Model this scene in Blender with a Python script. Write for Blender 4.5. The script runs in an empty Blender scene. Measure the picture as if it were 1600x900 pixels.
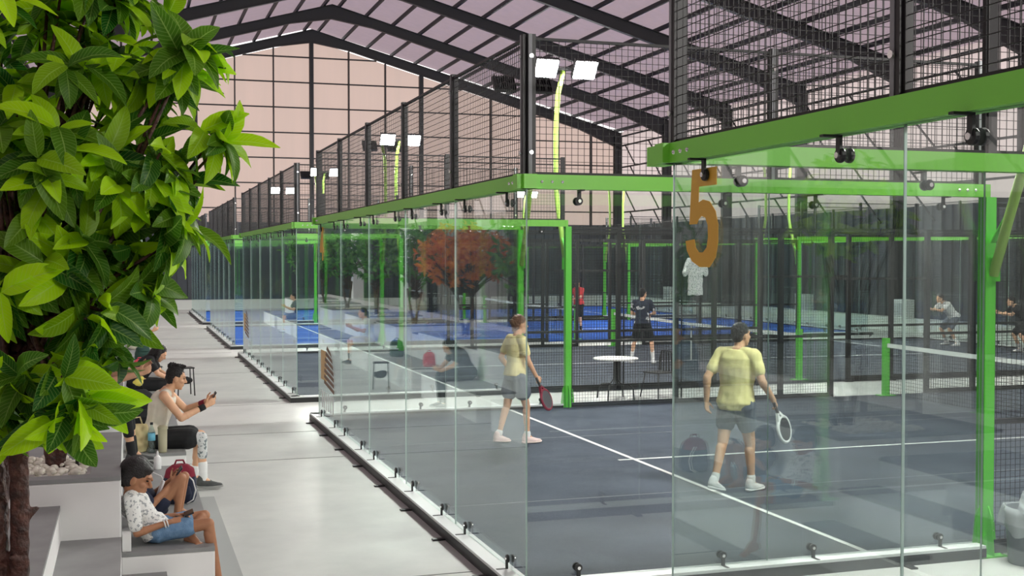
import bpy, bmesh, math, random
from mathutils import Vector, Matrix, noise
random.seed(11)
sc = bpy.context.scene
COL = sc.collection
PI = math.pi
def lin(r, g, b):
    f = lambda c: (c/255/12.92) if c/255 <= .04045 else ((c/255+.055)/1.055)**2.4
    return (f(r), f(g), f(b), 1)

# ------------------------------------------------------------------ camera, world, exposure
F_PX = 1870.0
cam_d = bpy.data.cameras.new('camera'); cam = bpy.data.objects.new('camera', cam_d); COL.objects.link(cam)
cam_d.sensor_width = 36.0; cam_d.lens = 36.0*F_PX/1600.0; cam_d.clip_end = 300
cam.location = (0, 0, 2.5)
YAW, PITCH = math.atan(602/1870.0), -math.atan(48/1870.0)
cam.rotation_euler = (PI/2+PITCH, 0, -YAW)
sc.camera = cam
wd = bpy.data.worlds.new('sky'); sc.world = wd; wd.use_nodes = True
wd.node_tree.nodes['Background'].inputs[0].default_value = (1.0, .97, .96, 1)
wd.node_tree.nodes['Background'].inputs[1].default_value = 1.45
LAMP_L = 800.0
sc.view_settings.view_transform = 'Standard'; sc.view_settings.look = 'None'
sc.view_settings.exposure = 0.0; sc.view_settings.gamma = 1.0; sc.view_settings.use_curve_mapping = False
try:
    cy = sc.cycles
    cy.transparent_max_bounces = 80; cy.max_bounces = 10; cy.diffuse_bounces = 4; cy.glossy_bounces = 5
    cy.caustics_reflective = False; cy.caustics_refractive = False
    cy.sample_clamp_indirect = 6.0; cy.use_denoising = True
except Exception as e:
    print(e)

# ------------------------------------------------------------------ materials
MATS = {}
def nodes(name):
    m = bpy.data.materials.new(name); m.use_nodes = True
    nt = m.node_tree; p = nt.nodes['Principled BSDF']; MATS[name] = m
    return m, nt, p
def mat(name, rgb, rough=.6, metal=0, spec=.5, vary=0, scale=8.0, bump=0, bscale=None, rgb2=None):
    m, nt, p = nodes(name)
    c = lin(*rgb); p.inputs['Roughness'].default_value = rough; p.inputs['Metallic'].default_value = metal
    p.inputs['Specular IOR Level'].default_value = spec
    if vary or rgb2 or bump:
        tc = nt.nodes.new('ShaderNodeTexCoord'); nz = nt.nodes.new('ShaderNodeTexNoise')
        nz.inputs['Scale'].default_value = scale; nz.inputs['Detail'].default_value = 5
        nt.links.new(tc.outputs['Object'], nz.inputs['Vector'])
        mx = nt.nodes.new('ShaderNodeMix'); mx.data_type = 'RGBA'
        c2 = lin(*rgb2) if rgb2 else tuple(min(1, v*(1+vary)) for v in c[:3])+(1,)
        c1 = c if rgb2 else tuple(v*(1-vary) for v in c[:3])+(1,)
        mx.inputs[6].default_value = c1; mx.inputs[7].default_value = c2
        rp = nt.nodes.new('ShaderNodeMapRange'); rp.inputs[1].default_value = .35; rp.inputs[2].default_value = .65
        nt.links.new(nz.outputs['Fac'], rp.inputs[0]); nt.links.new(rp.outputs[0], mx.inputs[0])
        nt.links.new(mx.outputs[2], p.inputs['Base Color'])
        if bump:
            nb = nt.nodes.new('ShaderNodeTexNoise'); nb.inputs['Scale'].default_value = bscale or scale*3
            nt.links.new(tc.outputs['Object'], nb.inputs['Vector'])
            bp = nt.nodes.new('ShaderNodeBump'); bp.inputs['Strength'].default_value = bump; bp.inputs['Distance'].default_value = .02
            nt.links.new(nb.outputs['Fac'], bp.inputs['Height']); nt.links.new(bp.outputs[0], p.inputs['Normal'])
    else:
        p.inputs['Base Color'].default_value = c
    return m
def emis(name, rgb, s):
    m, nt, p = nodes(name); p.inputs['Base Color'].default_value = lin(*rgb)
    p.inputs['Emission Color'].default_value = lin(*rgb); p.inputs['Emission Strength'].default_value = s
    return m
def sheet(name, tr, df, stripe=.06):
    """thin translucent cladding sheet with faint ribs"""
    m, nt, p = nodes(name); nt.nodes.remove(p); out = nt.nodes['Material Output']
    t = nt.nodes.new('ShaderNodeBsdfTranslucent'); d = nt.nodes.new('ShaderNodeBsdfDiffuse'); a = nt.nodes.new('ShaderNodeAddShader')
    d.inputs[0].default_value = lin(*df)
    tc = nt.nodes.new('ShaderNodeTexCoord'); nz = nt.nodes.new('ShaderNodeTexNoise'); mp = nt.nodes.new('ShaderNodeMapping')
    mp.inputs['Scale'].default_value = (2.2, 2.2, .12); nz.inputs['Scale'].default_value = 1.4; nz.inputs['Detail'].default_value = 3
    nt.links.new(tc.outputs['Object'], mp.inputs[0]); nt.links.new(mp.outputs[0], nz.inputs['Vector'])
    mx = nt.nodes.new('ShaderNodeMix'); mx.data_type = 'RGBA'; c = lin(*tr)
    mx.inputs[6].default_value = tuple(v*(1-stripe) for v in c[:3])+(1,)
    mx.inputs[7].default_value = (min(1, c[0]*(1+stripe*1.2)), c[1]*(1+stripe*.4), c[2]*(1+stripe*.3), 1)
    nt.links.new(nz.outputs['Fac'], mx.inputs[0]); nt.links.new(mx.outputs[2], t.inputs[0])
    nt.links.new(t.outputs[0], a.inputs[0]); nt.links.new(d.outputs[0], a.inputs[1]); nt.links.new(a.outputs[0], out.inputs[0])
    return m
def glass_mat(name, tint, f0=.04, mul=1.0):
    """thin pane: tinted see-through plus a mirror that grows towards grazing view (Schlick), on each face"""
    m, nt, p = nodes(name); nt.nodes.remove(p); out = nt.nodes['Material Output']
    tr = nt.nodes.new('ShaderNodeBsdfTransparent'); tr.inputs[0].default_value = tint
    gl = nt.nodes.new('ShaderNodeBsdfGlossy'); gl.inputs['Roughness'].default_value = 0; gl.inputs[0].default_value = (.92, 1, .99, 1)
    ge = nt.nodes.new('ShaderNodeNewGeometry'); dt = nt.nodes.new('ShaderNodeVectorMath'); dt.operation = 'DOT_PRODUCT'
    nt.links.new(ge.outputs['Incoming'], dt.inputs[0]); nt.links.new(ge.outputs['Normal'], dt.inputs[1])
    def mth(op, a, b=None):
        n = nt.nodes.new('ShaderNodeMath'); n.operation = op
        for i, v in enumerate((a, b)):
            if v is None: continue
            if isinstance(v, (int, float)): n.inputs[i].default_value = v
            else: nt.links.new(v, n.inputs[i])
        return n.outputs[0]
    ab = mth('ABSOLUTE', dt.outputs['Value']); om = mth('SUBTRACT', 1.0, ab); pw = mth('POWER', om, 5.0)
    fr = mth('ADD', mth('MULTIPLY', pw, (1-f0)*mul), f0)
    mx = nt.nodes.new('ShaderNodeMixShader'); nt.links.new(fr, mx.inputs[0])
    nt.links.new(tr.outputs[0], mx.inputs[1]); nt.links.new(gl.outputs[0], mx.inputs[2]); nt.links.new(mx.outputs[0], out.inputs[0])
    return m
def turf_mat(name, c1, c2):
    m = mat(name, c1, .95, spec=.15, rgb2=c2, scale=190, bump=.5, bscale=300)
    nt = m.node_tree; p = nt.nodes['Principled BSDF']
    mx = [n for n in nt.nodes if n.type == 'MIX'][0]
    tc = [n for n in nt.nodes if n.type == 'TEX_COORD'][0]
    n2 = nt.nodes.new('ShaderNodeTexNoise'); n2.inputs['Scale'].default_value = 1.3; n2.inputs['Detail'].default_value = 6
    nt.links.new(tc.outputs['Object'], n2.inputs['Vector'])
    r = nt.nodes.new('ShaderNodeMapRange'); r.inputs[1].default_value = .3; r.inputs[2].default_value = .7; r.inputs[3].default_value = .78; r.inputs[4].default_value = 1.2
    nt.links.new(n2.outputs['Fac'], r.inputs[0])
    h = nt.nodes.new('ShaderNodeMix'); h.data_type = 'RGBA'; h.blend_type = 'MULTIPLY'; h.inputs[0].default_value = 1
    nt.links.new(mx.outputs[2], h.inputs[6]); nt.links.new(r.outputs[0], h.inputs[7]); nt.links.new(h.outputs[2], p.inputs['Base Color'])
    return m
def floor_mat():
    m, nt, p = nodes('concrete_floor'); p.inputs['Roughness'].default_value = .42; p.inputs['Specular IOR Level'].default_value = .35
    tc = nt.nodes.new('ShaderNodeTexCoord')
    a = nt.nodes.new('ShaderNodeTexNoise'); a.inputs['Scale'].default_value = .7; a.inputs['Detail'].default_value = 8; a.inputs['Roughness'].default_value = .65
    nt.links.new(tc.outputs['Object'], a.inputs['Vector'])
    r = nt.nodes.new('ShaderNodeValToRGB'); r.color_ramp.elements[0].position = .32; r.color_ramp.elements[1].position = .7
    r.color_ramp.elements[0].color = lin(186, 188, 186); r.color_ramp.elements[1].color = lin(208, 209, 205)
    nt.links.new(a.outputs['Fac'], r.inputs[0]); nt.links.new(r.outputs[0], p.inputs['Base Color'])
    b = nt.nodes.new('ShaderNodeTexNoise'); b.inputs['Scale'].default_value = 3; nt.links.new(tc.outputs['Object'], b.inputs['Vector'])
    q = nt.nodes.new('ShaderNodeMapRange'); q.inputs[3].default_value = .3; q.inputs[4].default_value = .55
    nt.links.new(b.outputs['Fac'], q.inputs[0]); nt.links.new(q.outputs[0], p.inputs['Roughness'])
    return m
def leaf_mat(name, young, old, vein, transl=.4):
    m, nt, p = nodes(name); out = nt.nodes['Material Output']
    L = nt.links.new
    at = nt.nodes.new('ShaderNodeAttribute'); at.attribute_name = 'leaf_age'
    uv = nt.nodes.new('ShaderNodeUVMap'); sp = nt.nodes.new('ShaderNodeSeparateXYZ'); L(uv.outputs[0], sp.inputs[0])
    def mth(op, a, b=None):
        n = nt.nodes.new('ShaderNodeMath'); n.operation = op
        for i, v in enumerate((a, b)):
            if v is None: continue
            if isinstance(v, (int, float)): n.inputs[i].default_value = v
            else: L(v, n.inputs[i])
        return n.outputs[0]
    ax = mth('ABSOLUTE', mth('SUBTRACT', sp.outputs[0], .5))
    mid = mth('LESS_THAN', ax, .028)
    ph = mth('FRACT', mth('SUBTRACT', mth('MULTIPLY', sp.outputs[1], 14.0), mth('MULTIPLY', ax, 4.5)))
    sv = mth('LESS_THAN', mth('ABSOLUTE', mth('SUBTRACT', ph, .5)), .085)
    vn = mth('MAXIMUM', mid, mth('MULTIPLY', sv, .55))
    rim = mth('GREATER_THAN', ax, .475); vn = mth('MAXIMUM', vn, mth('MULTIPLY', rim, .6))
    mx = nt.nodes.new('ShaderNodeMix'); mx.data_type = 'RGBA'; L(at.outputs['Fac'], mx.inputs[0])
    mx.inputs[6].default_value = lin(*young); mx.inputs[7].default_value = lin(*old)
    m2 = nt.nodes.new('ShaderNodeMix'); m2.data_type = 'RGBA'; L(mth('MULTIPLY', vn, .36), m2.inputs[0]); L(mx.outputs[2], m2.inputs[6]); m2.inputs[7].default_value = lin(*vein)
    L(m2.outputs[2], p.inputs['Base Color']); p.inputs['Roughness'].default_value = .42; p.inputs['Specular IOR Level'].default_value = .28
    bp = nt.nodes.new('ShaderNodeBump'); bp.inputs['Strength'].default_value = .5; bp.inputs['Distance'].default_value = .004; bp.invert = True
    L(vn, bp.inputs['Height']); L(bp.outputs[0], p.inputs['Normal'])
    tr = nt.nodes.new('ShaderNodeBsdfTranslucent'); L(m2.outputs[2], tr.inputs[0])
    ms = nt.nodes.new('ShaderNodeMixShader'); ms.inputs[0].default_value = transl; L(p.outputs[0], ms.inputs[1]); L(tr.outputs[0], ms.inputs[2]); L(ms.outputs[0], out.inputs[0])
    return m
def pattern_shirt(name, base, ink, scale=26, thr=.62):
    m, nt, p = nodes(name); p.inputs['Roughness'].default_value = .85
    tc = nt.nodes.new('ShaderNodeTexCoord'); v = nt.nodes.new('ShaderNodeTexNoise'); v.inputs['Scale'].default_value = scale; v.inputs['Detail'].default_value = 2
    nt.links.new(tc.outputs['Object'], v.inputs['Vector'])
    r = nt.nodes.new('ShaderNodeValToRGB'); r.color_ramp.interpolation = 'CONSTANT'
    r.color_ramp.elements[0].color = lin(*base); r.color_ramp.elements[1].position = thr; r.color_ramp.elements[1].color = lin(*ink)
    nt.links.new(v.outputs['Fac'], r.inputs[0]); nt.links.new(r.outputs[0], p.inputs['Base Color'])
    return m
M = {}
M['floor'] = floor_mat()
M['white'] = mat('white_paint', (238, 238, 237), .6, vary=.03, scale=2)
M['grey_top'] = mat('grey_render_top', (142, 143, 143), .7, vary=.08, scale=4)
M['dark_wall'] = mat('charcoal_cladding', (74, 78, 84), .7, vary=.12, scale=1.5)
M['plinth'] = mat('white_plinth', (220, 222, 218), .7)
M['sheet_gable'] = sheet('translucent_gable_sheet', (176, 158, 149), (70, 66, 66))
M['sheet_side'] = sheet('translucent_side_sheet', (190, 178, 176), (70, 66, 66))
M['sheet_roof'] = sheet('translucent_roof_sheet', (134, 123, 130), (88, 78, 82), .12)
M['steel'] = mat('dark_steel', (15, 15, 21), .55)
M['black'] = mat('black_metal', (22, 23, 25), .45)
M['wire'] = mat('black_wire', (14, 14, 17), .5)
M['green'] = mat('green_paint', (122, 206, 66), .38)
M['green2'] = mat('green_post_paint', (96, 205, 62), .38)
M['lime'] = mat('lime_mast_paint', (150, 186, 84), .4)
M['post_face'] = mat('post_face_metal', (128, 130, 134), .5)
M['wall_pale'] = mat('pale_grey_cladding', (172, 172, 168), .7, vary=.06, scale=1.5)
M['galv'] = mat('galvanised', (205, 208, 210), .35, metal=.5)
M['rail_white'] = mat('white_rail', (224, 228, 228), .4)
M['chrome'] = mat('bolt_steel', (225, 225, 225), .2, metal=.8)
M['glass'] = glass_mat('clear_glass', (.945, .972, .962, 1), f0=.065, mul=.9)
M['glass_edge'] = mat('glass_edge', (182, 206, 198), .3)
M['turf'] = turf_mat('grey_turf', (62, 68, 80), (98, 105, 118))
M['turf_blue'] = turf_mat('blue_turf', (36, 84, 176), (58, 112, 208))
M['line'] = mat('white_line', (232, 234, 232), .9)
M['seam'] = mat('turf_seam', (140, 142, 148), .9)
M['gold'] = mat('gold_vinyl', (216, 166, 62), .45)
M['brown_vinyl'] = mat('brown_vinyl', (112, 84, 66), .6)
M['tan_vinyl'] = mat('tan_vinyl', (206, 170, 116), .6)
M['lamp'] = emis('lamp_lens', (255, 252, 246), LAMP_L)
M['net'] = mat('net_cord', (26, 27, 30), .8)
M['tape'] = mat('white_tape', (228, 230, 228), .8)
M['bark'] = mat('brown_bark', (50, 30, 25), .6, rgb2=(92, 56, 46), scale=22, bump=.9, bscale=40)
M['leaf'] = leaf_mat('green_leaf', (198, 250, 10), (20, 88, 20), (206, 240, 130), .46)
M['leaf_dark'] = leaf_mat('dark_green_leaf', (96, 150, 60), (38, 84, 44), (120, 160, 100), .25)
M['leaf_orange'] = leaf_mat('orange_leaf', (244, 150, 66), (206, 92, 62), (230, 150, 90), .3)
M['pebble'] = mat('white_pebble', (226, 222, 208), .7, vary=.1, scale=30)
M['skin'] = mat('tan_skin', (222, 172, 138), .55, vary=.05, scale=14)
M['skin_kid'] = mat('brown_skin', (176, 124, 92), .55, vary=.06, scale=14)
M['hair'] = mat('black_hair', (26, 22, 22), .5, vary=.4, scale=60, bump=.6, bscale=120)
M['hair_brown'] = mat('brown_hair', (112, 80, 60), .5, vary=.3, scale=60, bump=.6, bscale=120)
M['eye'] = mat('dark_eye', (30, 22, 20), .2)
M['yellow'] = mat('yellow_shirt_cloth', (236, 224, 160), .85, vary=.06, scale=10)
M['cream'] = mat('cream_cloth', (236, 228, 212), .85, vary=.04, scale=10)
M['white_cloth'] = mat('white_cloth', (236, 236, 236), .85, vary=.03, scale=10)
M['slate'] = mat('slate_shorts', (98, 106, 120), .85, vary=.08, scale=12)
M['black_cloth'] = mat('black_cloth', (26, 27, 30), .85, vary=.15, scale=12)
M['navy_cloth'] = mat('navy_cloth', (34, 40, 62), .85, vary=.15, scale=12)
M['red_cloth'] = mat('red_cloth', (206, 62, 66), .85, vary=.06, scale=12)
M['maroon'] = mat('maroon_cloth', (130, 30, 52), .85)
M['denim'] = mat('blue_denim', (98, 134, 172), .9, rgb2=(122, 156, 190), scale=24, bump=.3, bscale=150)
M['bluegrey'] = mat('blue_grey_cloth', (104, 128, 150), .85)
M['pattern_white'] = pattern_shirt('white_patterned_cloth', (238, 238, 236), (168, 172, 174), 44, .57)
M['pattern_dark'] = pattern_shirt('dark_patterned_cloth', (44, 50, 66), (196, 196, 196), 9, .6)
M['pattern_brace'] = pattern_shirt('grey_patterned_sleeve', (214, 216, 216), (120, 130, 134), 28, .57)
M['shoe_white'] = mat('white_shoe', (236, 236, 238), .6)
M['shoe_pink'] = mat('pink_white_shoe', (240, 214, 210), .6)
M['shoe_grey'] = mat('grey_shoe', (66, 68, 68), .6, vary=.2, scale=20)
M['sole'] = mat('shoe_sole', (150, 150, 148), .7)
M['phone'] = mat('phone_black', (38, 40, 44), .2)
M['phone_white'] = mat('white_plastic', (238, 238, 238), .35)
M['rackface'] = mat('racket_face', (66, 64, 70), .4)
M['bin'] = mat('grey_bin_plastic', (86, 92, 98), .5)
M['bagfilm'] = glass_mat('clear_plastic_film', (.86, .89, .9, 1), f0=.10)
M['beige'] = mat('beige_cloth', (204, 186, 140), .85, vary=.1, scale=14)
M['tumbler'] = mat('sage_tumbler', (176, 170, 142), .45)
M['water'] = glass_mat('clear_bottle', (.8, .88, .89, 1), f0=.10)
M['label_blue'] = mat('blue_label', (112, 186, 214), .5)
M['pink'] = mat('pink_cloth', (214, 70, 90), .8)
M['dkgreen'] = mat('dark_green_cloth', (44, 74, 66), .85)
M['yellow_soft'] = mat('yellow_plush', (244, 228, 110), .8)

# ------------------------------------------------------------------ mesh helpers
class MB:
    def __init__(s): s.v = []; s.f = []; s.m = []; s.sm = False
    def add(s, vs, fs, mi=0):
        n = len(s.v); s.v += [tuple(v) for v in vs]; s.f += [tuple(i+n for i in f) for f in fs]; s.m += [mi]*len(fs); return s
    def box(s, x0, y0, z0, x1, y1, z1, mi=0):
        vs = [(x, y, z) for z in (z0, z1) for y in (y0, y1) for x in (x0, x1)]
        return s.add(vs, [(0,2,3,1),(4,5,7,6),(0,1,5,4),(2,6,7,3),(0,4,6,2),(1,3,7,5)], mi)
    def bar(s, p, q, w, h, mi=0, up=(0,0,1)):
        p = Vector(p); q = Vector(q); d = (q-p).normalized(); u = Vector(up)
        if abs(d.dot(u)) > .98: u = Vector((1,0,0))
        a = d.cross(u).normalized(); b = a.cross(d).normalized()
        vs = []
        for c in (p, q):
            for i, j in ((-1,-1),(1,-1),(1,1),(-1,1)): vs.append(c+a*(i*w/2)+b*(j*h/2))
        return s.add(vs, [(3,2,1,0),(4,5,6,7),(0,1,5,4),(1,2,6,5),(2,3,7,6),(3,0,4,7)], mi)
    def tube(s, pts, r, seg=8, mi=0, sx=1.0):
        pts = [Vector(p) for p in pts]; n = len(pts); rs = r if isinstance(r, (list, tuple)) else [r]*n
        vs = []; ref = None
        for i, p in enumerate(pts):
            d = (pts[min(i+1, n-1)]-pts[max(i-1, 0)]).normalized()
            if ref is None:
                ref = Vector((0,0,1)) if abs(d.z) < .9 else Vector((1,0,0))
            a = d.cross(ref).normalized(); b = a.cross(d).normalized(); ref = b
            for k in range(seg):
                t = 2*PI*k/seg; vs.append(p+a*(math.cos(t)*rs[i]*sx)+b*(math.sin(t)*rs[i]))
        fs = []
        for i in range(n-1):
            for k in range(seg):
                k2 = (k+1) % seg; fs.append((i*seg+k, i*seg+k2, (i+1)*seg+k2, (i+1)*seg+k))
        fs.append(tuple(range(seg-1, -1, -1))); fs.append(tuple((n-1)*seg+k for k in range(seg)))
        return s.add(vs, fs, mi)
    def lathe(s, prof, c=(0,0,0), seg=20, mi=0, M4=None):
        vs = []; n = len(prof)
        for r, z in prof:
            for k in range(seg):
                t = 2*PI*k/seg; vs.append(Vector((r*math.cos(t), r*math.sin(t), z)))
        if M4 is not None: vs = [M4 @ v for v in vs]
        vs = [v+Vector(c) for v in vs]
        fs = [(i*seg+k, i*seg+(k+1) % seg, (i+1)*seg+(k+1) % seg, (i+1)*seg+k) for i in range(n-1) for k in range(seg)]
        fs += [tuple(range(seg-1, -1, -1)), tuple((n-1)*seg+k for k in range(seg))]
        return s.add(vs, fs, mi)
    def prism(s, poly, d, fn, mi=0):
        """poly: 2-D outline; fn(a, b, t) -> point; t = 0 / d"""
        n = len(poly); vs = [fn(a, b, 0) for a, b in poly]+[fn(a, b, d) for a, b in poly]
        fs = [tuple(range(n)), tuple(range(2*n-1, n-1, -1))]+[(i, n+i, n+(i+1) % n, (i+1) % n) for i in range(n)]
        return s.add(vs, fs, mi)
    def ell(s, c, r, R=None, seg=16, rings=10, mi=0):
        c = Vector(c); R = R or Matrix.Identity(3); vs = []
        for i in range(1, rings):
            t = PI*i/rings
            for k in range(seg):
                p = 2*PI*k/seg
                vs.append(c+R @ Vector((r[0]*math.sin(t)*math.cos(p), r[1]*math.sin(t)*math.sin(p), r[2]*math.cos(t))))
        top = len(vs); vs.append(c+R @ Vector((0,0,r[2]))); vs.append(c+R @ Vector((0,0,-r[2])))
        fs = [(i*seg+k, (i+1)*seg+k, (i+1)*seg+(k+1) % seg, i*seg+(k+1) % seg) for i in range(rings-2) for k in range(seg)]
        fs += [(top, k, (k+1) % seg) for k in range(seg)]+[(top+1, (rings-2)*seg+(k+1) % seg, (rings-2)*seg+k) for k in range(seg)]
        return s.add(vs, fs, mi)
    def cone(s, p, q, r1, r2, seg=14, sx=1.0, ref=None):
        """capsule whose ends have radii r1 and r2; sx flattens across ref"""
        p = Vector(p); q = Vector(q); d = q-p; L = d.length
        if L < 1e-5: return s.ell(p, (r1, r1, r1))
        d /= L; u = Vector(ref) if ref is not None else (Vector((0,0,1)) if abs(d.z) < .9 else Vector((1,0,0)))
        a = d.cross(u)
        a = a.normalized() if a.length > 1e-4 else d.orthogonal().normalized()
        b = a.cross(d).normalized(); rings = []
        for t in (-1, -.8, -.45, 0): rings.append((p+d*(r1*t), r1*math.sqrt(max(0, 1-t*t))))
        for t in (.33, .66): rings.append((p.lerp(q, t), r1+(r2-r1)*t))
        for t in (0, .45, .8, 1): rings.append((q+d*(r2*t), r2*math.sqrt(max(0, 1-t*t))))
        vs = []
        for c, r in rings:
            r = max(r, .0006)
            for k in range(seg):
                t = 2*PI*k/seg; vs.append(c+a*(math.cos(t)*r)+b*(math.sin(t)*r*sx))
        n = len(rings)
        fs = [(i*seg+k, i*seg+(k+1) % seg, (i+1)*seg+(k+1) % seg, (i+1)*seg+k) for i in range(n-1) for k in range(seg)]
        fs += [tuple(range(seg-1, -1, -1)), tuple((n-1)*seg+k for k in range(seg))]
        return s.add(vs, fs)
    def loft(s, secs, seg=20, pw=2.4):
        """secs: (centre, lateral axis, fore axis, half width, half depth)"""
        vs = []
        for c, a, b, w, d in secs:
            c = Vector(c)
            for k in range(seg):
                t = 2*PI*k/seg; ct, st = math.cos(t), math.sin(t)
                e = 2/pw
                vs.append(c+a*(w*math.copysign(abs(ct)**e, ct))+b*(d*math.copysign(abs(st)**e, st)))
        n = len(secs)
        fs = [(i*seg+k, i*seg+(k+1) % seg, (i+1)*seg+(k+1) % seg, (i+1)*seg+k) for i in range(n-1) for k in range(seg)]
        fs += [tuple(range(seg-1, -1, -1)), tuple((n-1)*seg+k for k in range(seg))]
        return s.add(vs, fs)
    def mesh(s, name, mats, smooth=False):
        me = bpy.data.meshes.new(name); me.from_pydata(s.v, [], s.f)
        for m in (mats if isinstance(mats, (list, tuple)) else [mats]): me.materials.append(m)
        me.polygons.foreach_set('material_index', s.m)
        me.update()
        if smooth: me.polygons.foreach_set('use_smooth', [True]*len(me.polygons))
        return me
    def fixn(s):
        return s
    def build(s, name, mats, parent=None, smooth=False, loc=None, rot=None, fix=True):
        me = s.mesh(name, mats, smooth)
        if fix:
            bm = bmesh.new(); bm.from_mesh(me); bmesh.ops.recalc_face_normals(bm, faces=bm.faces[:]); bm.to_mesh(me); bm.free()
        return put(name, me, parent, loc, rot)
def put(name, me, parent=None, loc=None, rot=None):
    o = bpy.data.objects.new(name, me); COL.objects.link(o)
    if parent is not None: o.parent = parent
    if loc is not None: o.location = loc
    if rot is not None: o.rotation_euler = rot
    return o
def tag(o, label=None, cat=None, group=None, kind=None):
    if label: o['label'] = label
    if cat: o['category'] = cat
    if group: o['group'] = group
    if kind: o['kind'] = kind
    return o
def thing(name, label, cat, loc=(0,0,0), rz=0, group=None):
    o = bpy.data.objects.new(name, None); COL.objects.link(o); o.location = loc; o.rotation_euler = (0, 0, rz)
    o.empty_display_size = .1
    return tag(o, label, cat, group)
def struct(name, mb, m, label=None, smooth=False):
    o = mb.build(name, m, smooth=smooth); o['kind'] = 'structure'
    if label: o['label'] = label
    return o
def dup(o, parent=None):
    c = o.copy(); COL.objects.link(c)
    if parent is not None: c.parent = parent
    for ch in list(o.children): dup(ch, c)
    return c
def bevel(o, w, seg=2):
    b = o.modifiers.new('bevel', 'BEVEL'); b.width = w; b.segments = seg; b.limit_method = 'ANGLE'; return o
def evaluated(mb, mats, voxel=.008, smooth=4, wob=0, wscale=30):
    """one continuous skin over overlapping closed shapes"""
    me = mb.mesh('tmp', mats); bm = bmesh.new(); bm.from_mesh(me); bmesh.ops.recalc_face_normals(bm, faces=bm.faces[:]); bm.to_mesh(me); bm.free()
    o = bpy.data.objects.new('tmp', me); COL.objects.link(o)
    r = o.modifiers.new('r', 'REMESH'); r.mode = 'VOXEL'; r.voxel_size = voxel; r.use_smooth_shade = True
    if smooth:
        s_ = o.modifiers.new('s', 'SMOOTH'); s_.iterations = smooth; s_.factor = .5
    dg = bpy.context.evaluated_depsgraph_get(); dg.update()
    out = bpy.data.meshes.new_from_object(o.evaluated_get(dg), depsgraph=dg)
    bpy.data.objects.remove(o); bpy.data.meshes.remove(me)
    if wob:
        out.update(); vn = [v.normal.copy() for v in out.vertices]
        for v, nn in zip(out.vertices, vn):
            v.co += nn*(wob*noise.noise(v.co*wscale))
    out.materials.clear()
    for m in (mats if isinstance(mats, (list, tuple)) else [mats]): out.materials.append(m)
    out.polygons.foreach_set('use_smooth', [True]*len(out.polygons)); out.update()
    return out
# ------------------------------------------------------------------ the hall
XL, XR, XM = -8.0, 25.3, 8.74          # side walls, ridge line
YG, YB = 59.6, -14.0                   # gable, rear wall
ZE, ZR = 9.25, 13.85                   # eaves, ridge
SL = (ZR-ZE)/(XR-XM)
def roof_z(x): return ZR-abs(x-XM)*(ZR-ZE)/((XR-XM) if x > XM else (XM-XL))
struct('floor', MB().box(XL-.4, YB-.4, -.3, XR+.4, YG+.4, 0), M['floor'])
jo = MB()
for y in (3.4, 9.1, 14.9, 17.2, 20.6, 26.4, 32.1, 38.0, 44.0): jo.box(-.0, y-.006, .0005, 2.6, y+.006, .003)
struct('trim_40', MB().box(.58, 8.62, .0005, .85, 12.8, .003), mat('grey_floor_band', (160, 162, 161), .6))
struct('trim_1', jo, mat('joint_sealant', (120, 121, 120), .8))
# lower charcoal cladding, white plinth, translucent sheets above, daylight slit under the roof
def lower(nm, x0, y0, x1, y1, nx, ny, mk='dark_wall'):
    mb = MB(); mb.box(min(x0,x1)-.02*abs(nx), min(y0,y1)-.02*abs(ny), 0, max(x0,x1)+.02*abs(nx), max(y0,y1)+.02*abs(ny), 4.2)
    L = math.hypot(x1-x0, y1-y0); n = int(L/.5)
    for i in range(n):
        t = (i+.5)/n; x = x0+(x1-x0)*t+nx*.045; y = y0+(y1-y0)*t+ny*.045
        mb.box(x-.05, y-.05, .4, x+.05, y+.05, 4.2)
    struct(nm, mb, M[mk])
lower('wall_gable_lower', XL, YG, XR, YG, 0, -1)
lower('wall_right_lower', XR, YB, XR, YG, -1, 0)
lower('wall_left_lower', XL, YB, XL, YG, 1, 0, 'wall_pale')
lower('wall_rear_lower', XL, YB, XR, YB, 0, 1)
struct('baseboard_gable', MB().box(XL+.06, YG-.55, 0, XR-.06, YG-.06, .46), M['plinth'])
struct('baseboard_right', MB().box(XR-.55, YB+.1, 0, XR-.06, YG-.56, .46), M['plinth'])
def gable(nm, y, m):
    mb = MB(); xs = [XL, XM, XR]
    vs = [(XL, y, 4.2), (XR, y, 4.2), (XR, y, ZE-.62), (XM, y, ZR-.62), (XL, y, ZE-.62)]
    mb.add(vs, [(0,1,2,3,4)]); o = mb.build(nm, m, fix=False); o['kind'] = 'structure'
    return o
gable('wall_gable', YG, M['sheet_gable']); gable('wall_rear', YB, M['sheet_side'])
for nm, x in (('wall_right', XR), ('wall_left', XL)):
    o = MB().add([(x, YB, 4.2), (x, YG, 4.2), (x, YG, ZE-.06), (x, YB, ZE-.06)], [(0,1,2,3)]).build(nm, M['sheet_side'], fix=False); o['kind'] = 'structure'
ce = MB().add([(XL-.5, YB-.3, ZE-.0), (XM, YB-.3, ZR), (XM, YG+.3, ZR), (XL-.5, YG+.3, ZE)], [(0,1,2,3)])
ce.add([(XR+.5, YB-.3, ZE), (XM, YB-.3, ZR), (XM, YG+.3, ZR), (XR+.5, YG+.3, ZE)], [(3,2,1,0)])
o = ce.build('ceiling', M['sheet_roof'], fix=False); o['kind'] = 'structure'; CEIL = o
# purlins
for s in (-1, 1):
    for i in range(14):
        x = XM+s*(.35+i*1.22)
        if not XL < x < XR: continue
        z = roof_z(x)-.09
        MB().box(x-.045, YB, z-.08, x+.045, YG, z+.07).build('purlin', M['steel'], CEIL)
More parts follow.
